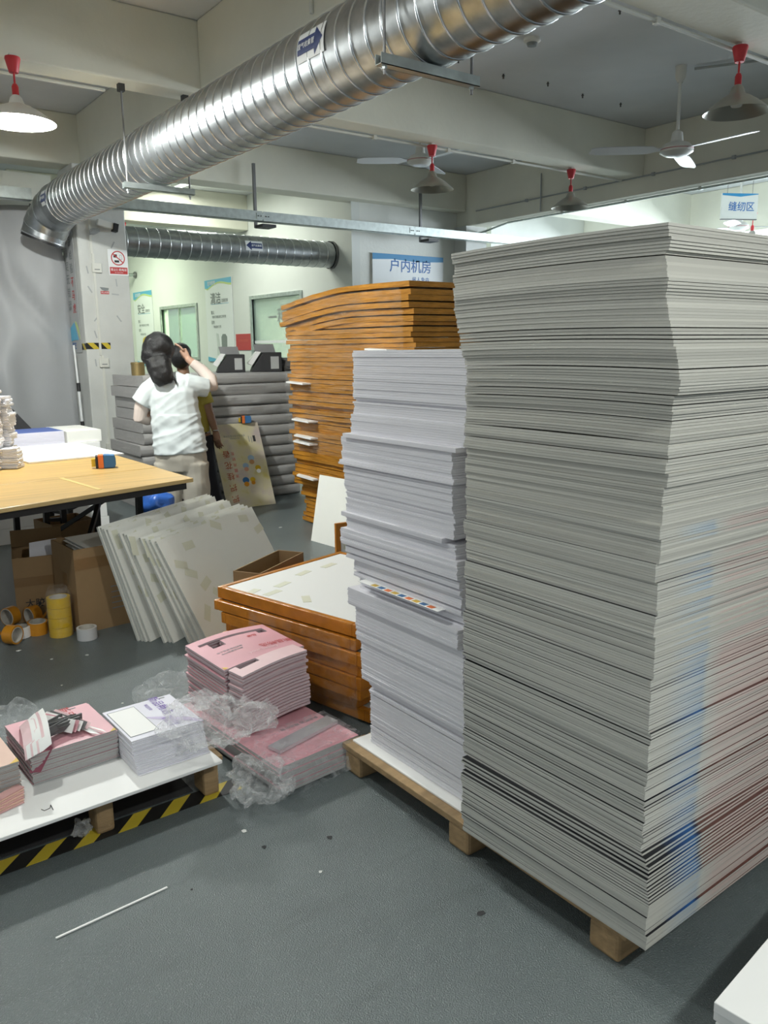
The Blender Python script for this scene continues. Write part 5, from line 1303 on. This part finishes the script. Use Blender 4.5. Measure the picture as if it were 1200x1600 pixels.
for k in range(5):
    V = [(.0+k*.012, .16, .01), (.03+k*.014, .165, .035), (.11+k*.012, .02, .045-.006*k), (.09+k*.012, .0, .012)]
    MB().add(V, [(0, 1, 2, 3)]).build('torn_strip', ['card_white', 'pink', 'card_white', 'fold_grey', 'pink_light'][k], tp)
MB().add([(-.025, -.06, -.055), (.02, -.045, .005), (-.0, -.0, .03), (-.055, -.045, -.055)], [(0, 1, 2, 3)]).build('torn_flap', 'pink_dark', tp)
for k in range(3): MB().add([(.11+k*.01, .06, .012), (.14+k*.02, -.02, .006), (.165+k*.01, -.045, .004), (.13, .04, .016)], [(0, 1, 2, 3)]).build('torn_strip', 'card_white', tp)
# white / lilac stack, front layers fanned toward the viewer
def slide(f): return (0, -.045*(1-f)**1.2)
lc = card_stack(21, .752, 2.355, .240, .262, PZ+.0005, .0047, R(1), ['sheet_edge', 'lilac'], 'white and lilac printed card in the fanned stack', 'topmost white and lilac card with purple lettering', 'lilac cards on the low pallet', 'printed_card', None, slide)
lt = lc[-1]
text('新品畅选', .040, 'inkpurple', lt, Matrix.Translation((.175, .195, .0051)) @ Matrix.Rotation(R(-90), 4, 'Z'), .0002)
text('精选好物', .014, 'inkpurple', lt, Matrix.Translation((.137, .205, .0051)) @ Matrix.Rotation(R(-90), 4, 'Z'))
text('限时优惠\n新品上市', .019, 'inkpurple', lt, Matrix.Translation((.155, .06, .0051)) @ Matrix.Rotation(R(-90), 4, 'Z'), .0006)
MB().box(.195, .215, .245, .252, .0045, .005).build('printed_mark', 'inkgrey', lt)
MB().box(.01, .10, .03, .24, .0044, .0052).build('white_window', 'card_white', lt)
for q in ((.008, .102, .028, .03), (.008, .102, .24, .242), (.008, .01, .028, .242), (.1, .102, .028, .242)): MB().box(*q, .0044, .0056).build('window_border', 'inkgrey', lt)
MB().add([(.10+.14*math.sin(i/12*1.5), .14-.012*i, .005) for i in range(13)]+[(.10+.14*math.sin(i/12*1.5)-.03*math.sin(i/12*3.1), .14-.012*i-.01, .005) for i in range(13)], [(i, i+1, 14+i, 13+i) for i in range(12)]).build('swoosh_print', mat('lilac_deep', (.55, .48, .68), .4), lt)
# peach stack at the picture edge
pc = card_stack(24, .155, 2.43, .288, .285, PZ+.0005, .0041, R(3), ['grey_paper', 'peach'], 'peach printed card in the stack at the left picture edge', 'topmost peach card at the left picture edge', 'peach cards on the low pallet', 'printed_card')
MB().prism([(.262, 0), (.288, 0), (.288, .026)], .0041, .0048).build('yellow_corner', 'tape_yellow', pc[-1])
text('新品', .04, mat('ink_brown', (.3, .12, .06), .6), pc[-1], Matrix.Translation((.2, .22, .0048)) @ Matrix.Rotation(R(-90), 4, 'Z'), .001)
for k in range(7):
    tag(MB().box(0, .20, 0, .032, 0, .0035).build('card_strip', 'peach' if k % 2 else mat('peach_pink', (.66, .38, .36), .5), None, (.24+.004*k, 2.315+.003*k, PZ+.001+k*.0037), (0, 0, R(16+k*1.5))), 'thin peach card strip lying before the peach stack', 'strip', 'peach strips on the white board')
# ------------------------------------------------------------------ floor litter
t = tag(MB().box(-.15, .15, -.0028, .0028, 0, .003).build('white_stick', 'card_white', None, (.54, 1.94, .001), (0, 0, R(3.3))), 'thin white stick lying on the floor in the foreground', 'stick')
for x, y, s, m in ((.98, 2.06, .010, 'debris'), (1.06, 1.75, .006, 'debris'), (.99, 1.95, .008, 'softblack'), (1.17, 1.87, .010, 'softblack'), (.74, 1.9, .004, 'softblack'), (1.3, 1.35, .012, 'softblack'), (.9, 3.9, .008, 'debris'), (1.05, 3.85, .01, 'debris'), (.6, 3.3, .006, 'debris'), (1.0, 3.2, .006, 'debris'), (3.0, 5.7, .02, 'debris'), (.8, 4.12, .012, 'debris'), (3.2, 5.75, .015, 'debris'), (.85, 3.55, .006, 'debris')):
    q = rc.uniform(0, 6)
    tag(MB().prism([(s*math.cos(q+a)*rc.uniform(.6, 1.2), s*math.sin(q+a)*rc.uniform(.6, 1.2)) for a in (0, 1.1, 2.3, 3.4, 4.6, 5.6)], 0, .0015).build('paper_scrap', m, None, (x, y, .0008)), 'tiny %s scrap on the grey floor' % ('white paper' if m == 'debris' else 'dark'), 'scrap', 'scraps on the floor')
